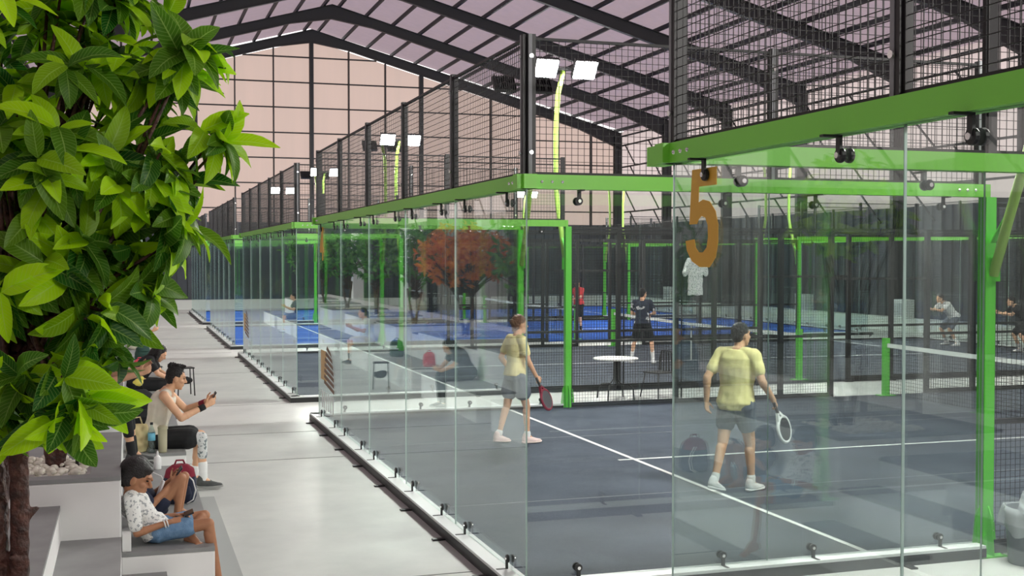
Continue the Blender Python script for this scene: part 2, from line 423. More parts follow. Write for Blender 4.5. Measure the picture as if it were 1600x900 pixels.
# portal frames
FR = [59.25-6.1*k for k in range(12)]
def frame(y, n):
    mb = MB()
    for x0, s in ((XL+.3, 1), (XR-.3, -1)):
        mb.box(x0-.22, y-.1, 0, x0+.22, y-.085, ZE-.3); mb.box(x0-.22, y+.085, 0, x0+.22, y+.1, ZE-.3)
        mb.box(x0-.012, y-.1, 0, x0+.012, y+.1, ZE-.3); mb.box(x0-.22, y-.1, 0, x0-.2, y+.1, ZE-.3); mb.box(x0+.2, y-.1, 0, x0+.22, y+.1, ZE-.3)
        def rx(x, dz): return (x, y, roof_z(x)-.2-dz)
        xe, xk, xa, xm = x0-s*.2, x0+s*2.2, XM-s*1.8, XM
        dp = [(xe, .85), (xk, .5), (xa, .42), (xm, .62)]
        top = [(x, roof_z(x)-.18) for x, d in dp]; bot = [(x, roof_z(x)-.18-d) for x, d in dp]
        poly = top+bot[::-1]
        mb.prism(poly, .024, lambda a, b, t: (a, y-.012+t, b))
        for ln in (top, bot):
            for (xa1, za1), (xa2, za2) in zip(ln[:-1], ln[1:]): mb.bar((xa1, y, za1), (xa2, y, za2), .2, .03)
    struct('trim_%d' % (n+2), mb, M['steel'])
for k, y in enumerate(FR): frame(y, k)
# gable grid: columns, mullions, girts; side-wall girts and slanted rods
gr = MB()
for i in range(-4, 5):
    x = XM+i*5.55/1.0
    for j in range(3):
        xx = x+j*1.85
        if not XL < xx < XR: continue
        w = .19 if j == 0 else .05
        gr.box(xx-w/2, YG-.3, 4.0, xx+w/2, YG-.02, roof_z(xx)-.6)
z = 4.9
while z < 13:
    if z < ZE-.6: a, b = XL, XR
    else:
        t = (z+.6-ZE)/(ZR-ZE); a, b = XL+(XM-XL)*t, XR-(XR-XM)*t
    gr.box(a, YG-.12, z-.03, b, YG-.02, z+.03); z += 1.24
struct('trim_20', gr, M['steel'])
sd = MB()
for xw, s in ((XR, -1), (XL, 1)):
    for z in (4.9, 6.1, 7.3, 8.45, 8.95): sd.box(min(xw, xw+s*.1), YB, z-.035, max(xw, xw+s*.1), YG, z+.035)
    for i in range(25):
        y0 = YG-1.5-i*2.95
        for j, z in enumerate((3.7, 4.9, 6.1, 7.3)):
            sd.bar((xw+s*.07, y0+(j % 2)*.7-1.35, z), (xw+s*.07, y0+(j % 2)*.7, z+1.18), .05, .05)
struct('trim_21', sd, M['steel'])
# white cabinets standing on the plinths
for (x, y, lb) in ((24.95, 34.4, 'white ventilated cabinet on the right wall plinth, closest of the three'), (24.95, 40.6, 'white ventilated cabinet on the right wall plinth, middle of the three'), (24.95, 52.6, 'white ventilated cabinet on the right wall plinth, farthest of the three')):
    t = thing('air_cooler', lb, 'cabinet', (x, y, .46))
    bevel(MB().box(-.2, -.36, 0, .2, .36, .62).build('body', M['white'], t), .02)
    g = MB()
    for k in range(7): g.box(-.215, -.3, .1+k*.06, -.2, .3, .13+k*.06)
    g.build('grille', M['galv'], t)
# ------------------------------------------------------------------ padel courts
GX = 2.79; LENX = 20.0; WY = 10.0
COURTS = [-4.16, 8.315, 20.79, 33.27, 45.75]
CN = ['the nearest court', 'the court with two yellow-shirted players', 'the grey court behind the white table', 'the nearer blue court', 'the farthest blue court']
def me(mb, name, mats, smooth=False, fix=True):
    m = mb.mesh(name, mats, smooth)
    if fix:
        bm = bmesh.new(); bm.from_mesh(m); bmesh.ops.recalc_face_normals(bm, faces=bm.faces[:]); bm.to_mesh(m); bm.free()
    return m
ZG0, ZG1 = .11, 3.0
def glass_me():
    mb = MB(); mb.box(.002, -.006, ZG0, 1.998, .006, ZG1, 0)
    m = me(mb, 'glass_panel', [M['glass'], M['glass_edge']])
    for p in m.polygons:
        if abs(p.normal.y) < .5: p.material_index = 1
    return m
def wire_me(w, h, pitch=.05, d=.0042, frame=.03):
    mb = MB(); n = int(round(w/pitch))
    for i in range(1, n): x = i*w/n; mb.box(x-d/2, -d, 0, x+d/2, 0, h)
    n = int(round(h/pitch))
    for i in range(1, n): z = i*h/n; mb.box(0, 0, z-d/2, w, d, z+d/2)
    for a, b, c, e in ((0, 0, w, frame), (0, h-frame, w, h), (0, 0, frame*.7, h), (w-frame*.7, 0, w, h)): mb.box(a, -.015, b, c, .015, e)
    return me(mb, 'mesh_panel', M['wire'])
GM = glass_me(); UP = wire_me(2.0, 1.0, d=.0035, frame=.02); S2 = wire_me(2.0, 2.86, d=.0034); S1 = wire_me(1.0, 2.86, d=.0034)
def clamp_me(top):
    mb = MB(); s = -1 if top else 1
    R = Matrix.Rotation(PI/2, 4, 'X')
    for y in (-.03, .012):
        mb.lathe([(.001, 0), (.03, 0), (.032, .006), (.03, .018), (.001, .018)], (0, y+.018, 0), 14, 0, R)
    mb.lathe([(.001, 0), (.013, 0), (.013, .012), (.001, .012)], (0, -.03, 0), 10, 1, R)
    mb.lathe([(.001, 0), (.013, 0), (.013, .012), (.001, .012)], (0, .042, 0), 10, 1, R)
    mb.box(-.014, -.034, -.075 if not top else 0, .014, -.02, 0 if not top else .075); mb.box(-.014, -.11, -.078*s-.006, .014, -.02, -.078*s+.004)
    return me(mb, 'glass_clamp', [M['black'], M['chrome']])
CB, CT = clamp_me(False), clamp_me(True)
def fpost_me(h):
    mb = MB(); mb.box(-.03, -.03, 0, .03, .03, h, 0); mb.box(-.026, -.034, 0, -.0, -.03, h, 1)
    for z in (.16, h-.16): mb.lathe([(.001, 0), (.016, 0), (.016, .012), (.001, .012)], (-.008, -.034, z), 10, 2, Matrix.Rotation(PI/2, 4, 'X'))
    return me(mb, 'fence_post', [M['black'], M['post_face'], M['chrome']])
FP = fpost_me(1.02); SP = me(MB().box(-.04, -.04, 0, .04, .04, 3.0).box(-.08, -.08, 0, .08, .08, .012), 'fence_post', M['black'])
def gpost_me():
    mb = MB(); mb.box(-.05, -.05, 0, .05, .05, 3.0); mb.box(-.13, -.13, 0, .13, .13, .014)
    for s in (-1, 1):
        mb.prism([(.05, .014), (.125, .014), (.09, .34), (.05, .42)], .012, lambda a, b, t: (s*a, -.006+t, b))
        mb.prism([(.05, .014), (.125, .014), (.09, .34), (.05, .42)], .012, lambda a, b, t: (-.006+t, s*a, b))
    return me(mb, 'post', M['green2'])
GP = gpost_me()
def post_bolts():
    mb = MB()
    for x in (-.1, .1):
        for y in (-.1, .1): mb.lathe([(.001, 0), (.012, 0), (.012, .012), (.001, .012)], (x, y, .014), 8)
    for z in (.12, .2, .28): mb.lathe([(.001, 0), (.009, 0), (.009, .012), (.001, .012)], (.075, -.006, z), 8, 0, Matrix.Rotation(PI/2, 4, 'X'))
    return me(mb, 'post_bolt', M['chrome'])
GPB = post_bolts()
BOLT = me(MB().ell((0, 0, 0), (.012, .012, .012), None, 8, 6), 'beam_bolt', M['chrome'])
def enclosure(y0, k):
    t = thing('court_enclosure', ('glass padel cage with green beams round %s' % CN[k]), 'court enclosure', (GX, y0, 0), 0, 'padel court enclosures')
    def glass_run(x, y, rz, n, out):                      # n panels from (x, y) along rz; out: which side the clamps' arms go
        c, s = math.cos(rz), math.sin(rz)
        for i in range(n):
            put('glass_panel', GM, t, (x+c*2*i, y+s*2*i, 0), (0, 0, rz))
            for u in (.4, 1.6):
                px, py = x+c*(2*i+u), y+s*(2*i+u); r2 = rz if out > 0 else rz+PI
                put('glass_clamp', CB, t, (px, py, .185), (0, 0, r2)); put('glass_clamp', CT, t, (px, py, 2.915), (0, 0, r2))
        r = MB(); L = 2*n
        r2 = 1 if out > 0 else -1
        a0, a1 = -.12, L+.12 if n == 5 else L-.02
        def q(u, v, z): return (x+c*u+s*v*r2*1.0, y+s*u-c*v*r2, z)
        def bx(mb, u0, v0, z0, u1, v1, z1, mi=0):
            vs = [q(u, v, z) for z in (z0, z1) for v in (v0, v1) for u in (u0, u1)]
            mb.add(vs, [(0,2,3,1),(4,5,7,6),(0,1,5,4),(2,6,7,3),(0,4,6,2),(1,3,7,5)], mi)
        bx(r, a0, -.03, 0, a1, .13, .085); rr = r.build('bottom_rail', M['black'], t)
        w = MB(); bx(w, a0, -.04, .085, a1, .125, .108); w.build('rail_cap', M['rail_white'], rr)
        u = .6
        while u < L:
            f = MB(); bx(f, u-.03, .12, 0, u+.03, .24, .014); f.build('floor_bracket', M['black'], rr); u += 1.3
        b = MB(); bx(b, -.09, -.05, 3.0, a1+(.12 if n == 5 else .07), .05, 3.105); bb = b.build('top_beam', M['green'], t)
        for u in (.1, .18, .26, L-.26, L-.18, L-.1): put('beam_bolt', BOLT, bb, q(u, .05, 3.052))
        for i in range(n):
            put('mesh_panel', UP, t, (x+c*2*i, y+s*2*i, 3.105), (0, 0, rz))
            put('fence_post', FP, t, (x+c*2*i+(.03*c), y+s*2*i+.03*s, 3.105), (0, 0, rz if out > 0 else rz+PI))
        put('fence_post', FP, t, (x+c*(2*n-.03), y+s*(2*n-.03), 3.105), (0, 0, rz if out > 0 else rz+PI))
    glass_run(0, 0, PI/2, 5, -1)                           # corridor end
    glass_run(LENX, 0, PI/2, 5, 1)
    for y, out in ((0, 1), (WY, -1)):
        glass_run(0, y, 0, 2, out); glass_run(LENX-4, y, 0, 2, out)
        for x in (4.06, LENX-4.06):
            p = put('post', GP, t, (x, y, 0)); put('post_bolt', GPB, p)
        for x, m in ((4.12, S2), (6, S2), (8, S1), (11, S1), (12, S2), (13.88, S2)): put('mesh_panel', m, t, (x, y, .09))
        for x in (6, 8, 9, 11, 12, 14): put('fence_post', SP, t, (x, y, 0))
        r = MB()
        for z in (1.12, 2.98): 
            for a, b in ((4.1, 9), (11, 15.9)): r.box(a, y-.02, z-.02, b, y+.02, z+.02)
        r.box(9, y-.02, 2.96, 11, y+.02, 3.0); r.box(9, y-.02, 2.1, 11, y+.02, 2.14)
        for a, b in ((4.1, 9), (11, 15.9)): r.box(a, y-.04, .01, b, y+.04, .09)
        r.build('fence_rail', M['black'], t)
    # floor carpet with its lines
    tf = thing('turf_carpet', '%s turf carpet of %s' % ('blue' if k > 2 else 'dark grey', CN[k]), 'turf', (GX, y0, 0), 0, 'court turf carpets')
    MB().box(.04, .045, .0, LENX-.04, WY-.045, .05).build('carpet', M['turf_blue'] if k > 2 else M['turf'], tf)
    for x in (3.05, LENX-3.05): MB().box(x-.027, .1, .05, x+.027, WY-.1, .054).build('court_line', M['line'], tf)
    MB().box(3.05-.2, WY/2-.027, .05, LENX-2.85, WY/2+.027, .0535).build('court_line', M['line'], tf)
    s = MB()
    for y in (3.0, 6.95): s.box(.1, y-.008, .05, LENX-.1, y+.008, .0515)
    s.build('seam', M['seam'], tf)
    # net
    n = thing('padel_net', 'black white-taped net across %s' % CN[k], 'net', (GX+10, y0, .05), 0, 'padel nets')
    for y in (.2, WY-.2):
        MB().box(-.05, y-.05, 0, .05, y+.05, 1.02).box(-.15, y-.09, 0, .15, y+.09, .015).build('net_post', M['green2'], n)
    w = MB(); zt = lambda y: .88+.04*abs(y-WY/2)/(WY/2)
    d = .004
    for i in range(int((WY-.5)/.06)):
        y = .26+i*.06; w.box(-d/2, y-d/2, .03, d/2, y+d/2, zt(y))
    for i in range(14):
        z = .05+i*.06; w.box(-d/2, .25, z-d/2, d/2, WY-.25, z+d/2)
    w.build('net_mesh', M['net'], n)
    tp = MB()
    for i in range(10):
        a, b = .25+i*.95, .25+(i+1)*.95; tp.bar((0, a, zt(a)-.025), (0, b, zt(b)-.025), .016, .07)
    tp.build('top_tape', M['tape'], n)
    tp2 = MB().box(-.006, WY/2-.025, 0, .006, WY/2+.025, .86); tp2.build('centre_strap', M['tape'], n)
    return t
for k, y in enumerate(COURTS): enclosure(y, k)
# floodlight masts: each leans out of a green post, one pair of heads per mast, aimed into its court
def mast(x, y, s, lb):                                     # s = +1: stands on the far side of its court (head faces -y)
    t = thing('floodlight_mast', lb, 'floodlight', (x, y+s*.05, 0), 0 if s > 0 else PI, 'court floodlight masts')
    pts = [(0, .03, 2.35), (0, .2, 2.8), (0, .42, 3.35), (.0, .52, 3.7), (.0, .52, 4.6), (.0, .42, 5.2), (.04, .25, 5.62)]
    MB().tube(pts, .042, 10).build('pole', M['lime'], t, True)
    MB().bar((0, .02, 2.62), (0, .25, 2.92), .05, .012).box(-.07, .0, 2.3, .07, .03, 2.5).build('brace', M['green2'], t)
    MB().bar((-.46, .22, 5.6), (.54, .22, 5.6), .05, .05).build('crossarm', M['black'], t)
    for xx in (-.3, .38):
        h = thing_part = bpy.data.objects.new('lamp_head', None); COL.objects.link(h); h.parent = t; h.location = (xx, .14, 5.58); h.rotation_euler = (math.radians(-52), 0, 0)
        hb = MB().box(-.2, -.17, .0, .2, .17, .07)
        for q in range(9): hb.box(-.19+q*.045, -.16, .07, -.182+q*.045, .16, .12)
        hb.build('housing', M['black'], h); MB().box(-.18, -.15, -.012, .18, .15, -.002).build('lens', M['lamp'], h)
    return t
for k, y0 in enumerate(COURTS):
    for dx, pl in ((4.06, 'corridor end'), (15.94, 'rear end')):
        for s, yy, sl in ((1, y0+WY, 'far'), (-1, y0, 'near')):
            mast(GX+dx, yy, s, 'lime floodlight mast, %s side, %s, of %s' % (sl, pl, CN[k]))
# vinyl number and sponsor decals on the end panes
FIVE = [(.2,1),(.95,1),(.95,.82),(.42,.82),(.405,.66),(.55,.685),(.75,.66),(.92,.56),(1,.42),(1,.25),(.93,.1),(.75,.0),(.45,.0),(.2,.06),(.04,.17),(.0,.27),(.28,.285),(.32,.2),(.42,.15),(.55,.15),(.66,.2),(.7,.3),(.69,.42),(.62,.5),(.5,.52),(.4,.48),(.36,.44),(.12,.44)]
FOUR = [(.5,1),(.85,1),(.85,.4),(1,.4),(1,.24),(.85,.24),(.85,0),(.58,0),(.58,.24),(0,.24),(0,.4)]
def decal(nm, poly, y0, z0, w, h, lb, m):
    mb = MB().prism([(a, b) for a, b in poly], .002, lambda a, b, t: (GX-.0065-t, y0-a*w, z0+b*h))
    return tag(mb.build(nm, m), lb, 'number sign', 'gold court numbers')
decal('court_number', FIVE, 5.68, 2.45, .36, .5, 'gold vinyl number 5 on the nearest court glass', M['gold'])
decal('court_number', FOUR, 18.12, 2.45, .36, .5, 'gold vinyl court number on the second court glass, far pane', M['gold'])
for k in (1, 2):
    y0 = COURTS[k]+WY-.15
    t = thing('sponsor_decal', 'brown striped dome sticker on the glass of %s' % CN[k], 'sticker', (GX-.0065, y0, .25), 0, 'sponsor stickers')
    MB().prism([(.1, .42), (.62, .42), (.62, .86), (.1, .86)], .001, lambda a, b, t: (-t, -a, b)).build('patch', M['tan_vinyl'], t)
    st = MB()
    for i in range(7):
        f0, f1 = i/7, (i+.62)/7; 
        def hw(f): return .44*math.sqrt(max(0, 1-f**2.0))
        st.prism([(.85-hw(f0), .38+f0*.6), (.85+hw(f0), .30+f0*.6), (.85+hw(f1), .30+f1*.6), (.85-hw(f1), .38+f1*.6)], .0025, lambda a, b, t: (-t, -a, b))
    st.build('dome', M['brown_vinyl'], t)
    bl = MB()
    for i in range(6): bl.box(-.002, -(.2+i*.19), 0, 0, -(.3+i*.19), .26)
    bl.build('bar', M['rail_white'], t)
# ------------------------------------------------------------------ terraced seating, planters and trees along the left
def terrace_block(nm, lb, x0, y0, x1, y1, z, cat='seat', top=.03, grp='terraced seats'):
    t = thing(nm, lb, cat, ((x0+x1)/2, y0, 0), 0, grp)
    hx = (x1-x0)/2
    bevel(MB().box(-hx, 0, 0, hx, y1-y0, z-top).build('base', M['white'], t), .008)
    MB().box(-hx, 0, z-top+.001, hx, y1-y0, z).build('seat_top', M['grey_top'], t)
    return t
def pebbles_mb(x0, y0, x1, y1, z, n, seed):
    rnd = random.Random(seed); mb = MB()
    for i in range(n):
        r = rnd.uniform(.02, .038); R = Matrix.Rotation(rnd.uniform(0, 6), 3, 'Z') @ Matrix.Rotation(rnd.uniform(-.5, .5), 3, 'X')
        mb.ell((rnd.uniform(x0+.04, x1-.04), rnd.uniform(y0+.04, y1-.04), z+rnd.uniform(-.01, .03)), (r, r*.8, r*.6), R, 8, 6)
    return mb
def planter(y0, lb, n=230, depth=2.2):
    t = thing('planter_box', lb, 'planter', (-.05, y0, 0), 0, 'tree planters')
    b = MB(); b.box(-1.65, 0, 0, 0, depth, .97); bevel(b.build('box', M['white'], t), .01)
    r = MB(); r.box(-1.65, 0, .971, 0, .15, 1.0); r.box(-1.65, 1.0, .971, 0, depth, 1.0); r.box(-.2, .15, .971, 0, 1.0, 1.0); r.box(-1.65, .15, .971, -1.0, 1.0, 1.0)
    r.build('rim', M['grey_top'], t)
    p = pebbles_mb(-1.0, .15, -.2, 1.0, .985, n, int(y0*10)).build('pebbles', M['pebble'], t, True); p['kind'] = 'stuff'
    return t
ORD = ['first', 'second', 'third', 'fourth', 'fifth', 'sixth', 'seventh', 'eighth', 'ninth']
UY = [8.6+4.3*i for i in range(9)]
for i, y in enumerate(UY):
    planter(y, ('white planter with grey rim and pebbles beside the seated boy' if i == 0 else 'white pebble planter under the orange tree' if i == 3 else 'white pebble planter under the green tree, %s along the corridor' % ORD[i]), 230 if i == 0 else 60)
    terrace_block('terrace_bench', 'low white bench with grey top where the boy sits' if i == 0 else 'low white bench with grey top where the man in the sleeveless shirt sits' if i == 1 else 'low white corridor bench with grey top, %s along the corridor' % ORD[i], -.05, y+.07, .58, y+3.6, .45, 'bench', grp='corridor benches')
    terrace_block('terrace_block', 'raised white seat block behind the low bench, %s along the corridor' % ORD[i], -1.7, y+2.2, -.42, y+4.3, .95 if i == 0 else .85)
terrace_block('terrace_block', 'tall white seat block with grey top at the foot of the nearest planter', -1.7, 6.2, -.44, 8.6, .82)
terrace_block('terrace_block', 'lower white seat block between the planter and the step', -.44, 6.2, -.05, 8.6, .58)
terrace_block('terrace_step', 'small step with dark grey top in front of the boy\'s bench', -.05, 7.4, .25, 8.67, .30, 'step')
t = thing('ledge_block', 'small white ledge block on the bench corner beside the boy', 'block', (-.015, 8.70, .451))
bevel(MB().box(-.03, 0, 0, .03, .13, .12).build('block', M['white'], t), .004)
MB().box(-.03, .0, .1205, .03, .13, .124).build('cap', M['white'], t)
planter(3.6, 'white planter under the nearest large leafy tree', 40, 2.0)
# low wall and columns behind the terraces
for i, y in enumerate((10.5, 19.0, 27.5, 36.0, 44.5)):
    struct('trim_%d' % (30+i), MB().box(-2.9, y, 0, -2.5, y+.4, 3.4), M['white'])
struct('trim_29', MB().box(-2.5, 6.0, 0, -1.75, 50, .95), M['white'])

def leaf_into(A, base, d, up, L, W, droop, age, nl=6):
    """one ovate leaf: curved down along its length, folded along the midrib"""
    d = d.normalized(); s = d.cross(up)
    s = s.normalized() if s.length > 1e-3 else d.orthogonal().normalized()
    n = s.cross(d).normalized(); v0 = len(A['v']); p = base.copy(); dd = d.copy(); ax = s
    for i in range(nl+1):
        t = i/nl; w = W*.5*(math.sin(PI*min(1, t**.82))**.72 if 0 < t < 1 else 0)*(1.0-.12*t)
        w = max(w, .0025)
        for j in (-1, -.5, 0, .5, 1):
            A['v'].append(p+s*(w*j)+n*(abs(j)*w*.30+math.sin(t*14+j)*W*.012)); A['uv'].append((.5+j*.5, t)); A['a'].append(age)
        dd = (Matrix.Rotation(-droop/nl, 3, ax) @ dd); n = s.cross(dd).normalized(); p = p+dd*(L/nl)
    for i in range(nl):
        for j in range(4):
            a = v0+i*5+j; A['f'].append((a, a+1, a+6, a+5))
def whorl(A, c, axis, n, L, rnd, agef, droop=(.3, 1.1), spread=(.7, 1.35), nl=6):
    axis = axis.normalized(); a = axis.orthogonal().normalized(); b = axis.cross(a); ph = rnd.uniform(0, 6)
    for k in range(n):
        t = ph+k*2.4+rnd.uniform(-.25, .25); el = rnd.uniform(*spread)
        d = axis*math.cos(el)+(a*math.cos(t)+b*math.sin(t))*math.sin(el)-Vector((0, 0, .28))
        l = L*rnd.uniform(.72, 1.12)
        leaf_into(A, c+axis*rnd.uniform(-.06, .02), d, axis+Vector((0,0,.6)), l, l*rnd.uniform(.36, .46), rnd.uniform(*droop), agef(rnd), nl)
def foliage(A, name, m, parent):
    meh = bpy.data.meshes.new(name); meh.from_pydata(A['v'], [], A['f']); meh.materials.append(m)
    uvl = meh.uv_layers.new(name='UVMap'); li = [0]*len(meh.loops); meh.loops.foreach_get('vertex_index', li)
    uvl.data.foreach_set('uv', [c for i in li for c in A['uv'][i]])
    at = meh.attributes.new('leaf_age', 'FLOAT', 'POINT'); at.data.foreach_set('value', A['a'])
    meh.polygons.foreach_set('use_smooth', [True]*len(meh.polygons)); meh.update()
    return put(name, meh, parent)
def newA(): return {'v': [], 'f': [], 'uv': [], 'a': []}
def gnarl(p, q, n, w, rnd):
    p, q = Vector(p), Vector(q)
    return [p.lerp(q, i/n)+(Vector((rnd.uniform(-w, w), rnd.uniform(-w, w), 0)) if 0 < i < n else Vector()) for i in range(n+1)]
# the large near tree, whose crown fills the upper left
BASE = Vector((-.42, 4.9, .99))
big = thing('leafy_tree', 'large leafy tree with bright green leaves and dark twisted trunk, nearest the camera', 'tree', BASE, 0, 'corridor trees')
rnd = random.Random(5)
LOBES = [((-.34,4.9,3.27),.36),((-.12,4.92,3.5),.27),((.08,4.87,3.26),.23),((.25,4.73,3.27),.10),((-.24,4.76,2.76),.38),((.02,4.87,2.74),.28),((.15,4.73,2.63),.11),((.32,4.8,2.99),.06),((-.3,4.62,2.35),.27),((-.04,4.73,2.42),.18),((.05,4.73,2.52),.08),((-.08,4.6,2.22),.10),((-.28,4.5,2.07),.15),((-.42,4.55,2.01),.12),((-.17,4.4,2.0),.08),((-.68,5.09,2.78),.5),((.18,4.9,2.8),.08)]
A = newA(); br = MB(); cen = Vector((-.4, 4.9, 2.75))
def age_near(r):
    x = r.random(); return r.uniform(0, .3) if x < .34 else (r.uniform(.35, .6) if x < .5 else r.uniform(.78, 1))
for c, r in LOBES:
    c = Vector(c); n = max(2, int(2+125*r**1.55))
    for k in range(n):
        v = Vector((rnd.gauss(0, 1), rnd.gauss(0, 1), rnd.gauss(0, 1))).normalized()*r*rnd.uniform(.45, 1.0)
        p = c+v
        ax = (p-cen).normalized()*.7+v.normalized()*.5+Vector((rnd.uniform(-.4, .4), rnd.uniform(-.6, .2), rnd.uniform(-.5, .35)))
        whorl(A, p-BASE, ax, rnd.randint(5, 8), .215, rnd, age_near, (.35, 1.25), (.55, 1.35))
        if k % 2 == 0:
            q = p-BASE; st = Vector((rnd.uniform(-.06, .06), rnd.uniform(-.05, .05), rnd.uniform(.9, 1.5)))
            md = st.lerp(q, .55)+Vector((0, 0, -.03)); br.tube([st, md, q], [.016, .010, .005], 6)
foliage(A, 'foliage', M['leaf'], big)
tr = MB()
tr.tube(gnarl((-.056, .0, 0), (-.085, .06, 1.35), 7, .008, rnd), [.053, .05, .048, .045, .043, .04, .036, .028], 12)
tr.tube(gnarl((.018, -.02, 0), (.025, .0, 1.45), 7, .010, rnd), [.038, .037, .036, .036, .035, .033, .03, .024], 12)
tr.tube(gnarl((-.06, .08, 0), (-.05, .12, 1.4), 7, .012, rnd), [.04, .038, .036, .036, .034, .032, .03, .024], 12)
for z, a in ((.52, .3), (.35, -2.2), (.75, 1.2)): tr.cone((.04, -.02, z), (.03+math.cos(a)*.06, -.02+math.sin(a)*.05, z+.03), .022, .010)
tr.ell((0, 0, 0), (.13, .11, .06))
put('trunk', evaluated(tr, M['bark'], .008, 2, .006, 28), big); br.build('branch', M['bark'], big, True)
# smaller planter trees
def small_tree(nm, lb, m, loc, n, leafL, crown, seed, rz=0):
    t = thing(nm, lb, 'tree', loc, rz, 'corridor trees'); r = random.Random(seed); A = newA(); b = MB()
    for k in range(n):
        v = Vector((r.gauss(0, 1), r.gauss(0, 1), r.gauss(0, 1))).normalized()*r.uniform(.5, 1)
        p = Vector((v.x*crown[0], v.y*crown[0], crown[2]+v.z*crown[1]))
        whorl(A, p, v+Vector((r.uniform(-.4, .4), r.uniform(-.4, .4), r.uniform(-.4, .3))), r.randint(5, 7), leafL, r, lambda q: q.random(), (.3, 1.2), (.6, 1.35), 4)
        if k % 3 == 0:
            s = Vector((r.uniform(-.12, .12), 0, r.uniform(.55, .78))); b.tube([s, s.lerp(p, .5)+Vector((0, 0, .06)), p], [.018, .011, .005], 5)
    foliage(A, 'foliage', m, t); b.build('branch', M['bark'], t, True)
    k = MB(); k.tube(gnarl((-.02, 0, -.02), (-.17, .02, .75), 5, .010, r), [.042, .037, .034, .032, .03, .026], 10); k.tube(gnarl((.025, 0, -.02), (.15, -.02, .8), 5, .010, r), [.04, .036, .034, .031, .028, .024], 10)
    k.cone((.10, 0, .24), (.15, 0, .29), .018, .010)
    put('trunk', evaluated(k, M['bark'], .01, 2, .005, 28), t)
    return t
first = small_tree('planter_tree', 'green planter tree with forked dark trunk beside the seated boy', M['leaf'], (-.50, UY[0]+.58, 1.0), 60, .22, (.55, .5, 1.95), 3)
proto = None
for i, y in enumerate(UY[1:], 1):
    if i == 3:
        small_tree('planter_tree', 'planter tree with dense orange and rust coloured leaves', M['leaf_orange'], (-.6, y+.58, 1.0), 330, .16, (1.0, .62, 1.55), 8)
        continue
    lb = 'dark green planter tree, %s along the corridor, standing in a white pebble planter' % ORD[i]
    if proto is None: proto = small_tree('planter_tree', lb, M['leaf_dark'], (-.6, y+.58, 1.0), 90, .21, (.85, .7, 1.6), 21)
    else:
        c = dup(proto); c.location = (-.6, y+.58, 1.0); c.rotation_euler = (0, 0, i*1.7); c['label'] = lb
# uplighter on the pebbles
u = thing('spotlight', 'small black uplighter on the white pebbles beside the forked trunk', 'uplighter', (-.35, UY[0]+.5, 1.01))
MB().lathe([(.001, .03), (.028, .03), (.035, .10), (.001, .10)], (0, 0, 0), 14, 0, Matrix.Rotation(.5, 4, 'Y')).build('head', M['black'], u)
MB().cone((0, 0, -.02), (0, 0, .07), .012, .012).box(-.06, -.03, -.02, .06, .03, 0).build('stake', M['black'], u)
# ------------------------------------------------------------------ people: one continuous body each, hair and clothing as children
V = Vector
def axes(f, up=(0,0,1)):
    f = V(f).normalized(); l = V(up).cross(f).normalized(); u = f.cross(l).normalized(); return f, l, u     # fore, left, up
def add_hand(mb, w, d, n, thumb, sc=1.0, curl=.5, tcurl=.4):
    """w: wrist, d: where the fingers point, n: where the palm faces, thumb: side of the thumb (vector)"""
    d = V(d).normalized(); n = V(n); n = (n-d*n.dot(d)).normalized(); s = d.cross(n); s = s if s.dot(V(thumb)) > 0 else -s
    k = sc; kn = []
    for i, off in enumerate((.030, .010, -.010, -.029)):
        q = w+d*(.088-.004*abs(i-1))*k+s*off*k; kn.append(q)
        mb.cone(w+d*.012*k+s*off*.55*k, q, .0145*k, .0115*k, 10)
    for i, (q, L) in enumerate(zip(kn, (.072, .082, .076, .058))):
        p = q; a = curl*(.75+.12*i); dd = d.copy(); ax = dd.cross(n)
        dd = (Matrix.Rotation(a*.6, 3, ax) @ dd); r = .0092*k
        for f_, seg in enumerate((.44, .32, .24)):
            e = p+dd*(L*seg*k); mb.cone(p, e, r, r*.92, 8); p = e; r *= .92; dd = (Matrix.Rotation(a, 3, ax) @ dd)
    p = w+d*.022*k+s*.022*k+n*.004*k; t = (d*.62+s*.72+n*.25).normalized(); e = p+t*.042*k
    mb.cone(p, e, .0135*k, .0115*k, 8); t2 = (d*.86+s*(.5-tcurl*.6)+n*(.2+tcurl*.5)).normalized(); e2 = e+t2*.032*k; mb.cone(e, e2, .011*k, .0098*k, 8)
    mb.cone(e2, e2+(t2+n*tcurl*.4).normalized()*.026*k, .0098*k, .0085*k, 8)
    return kn
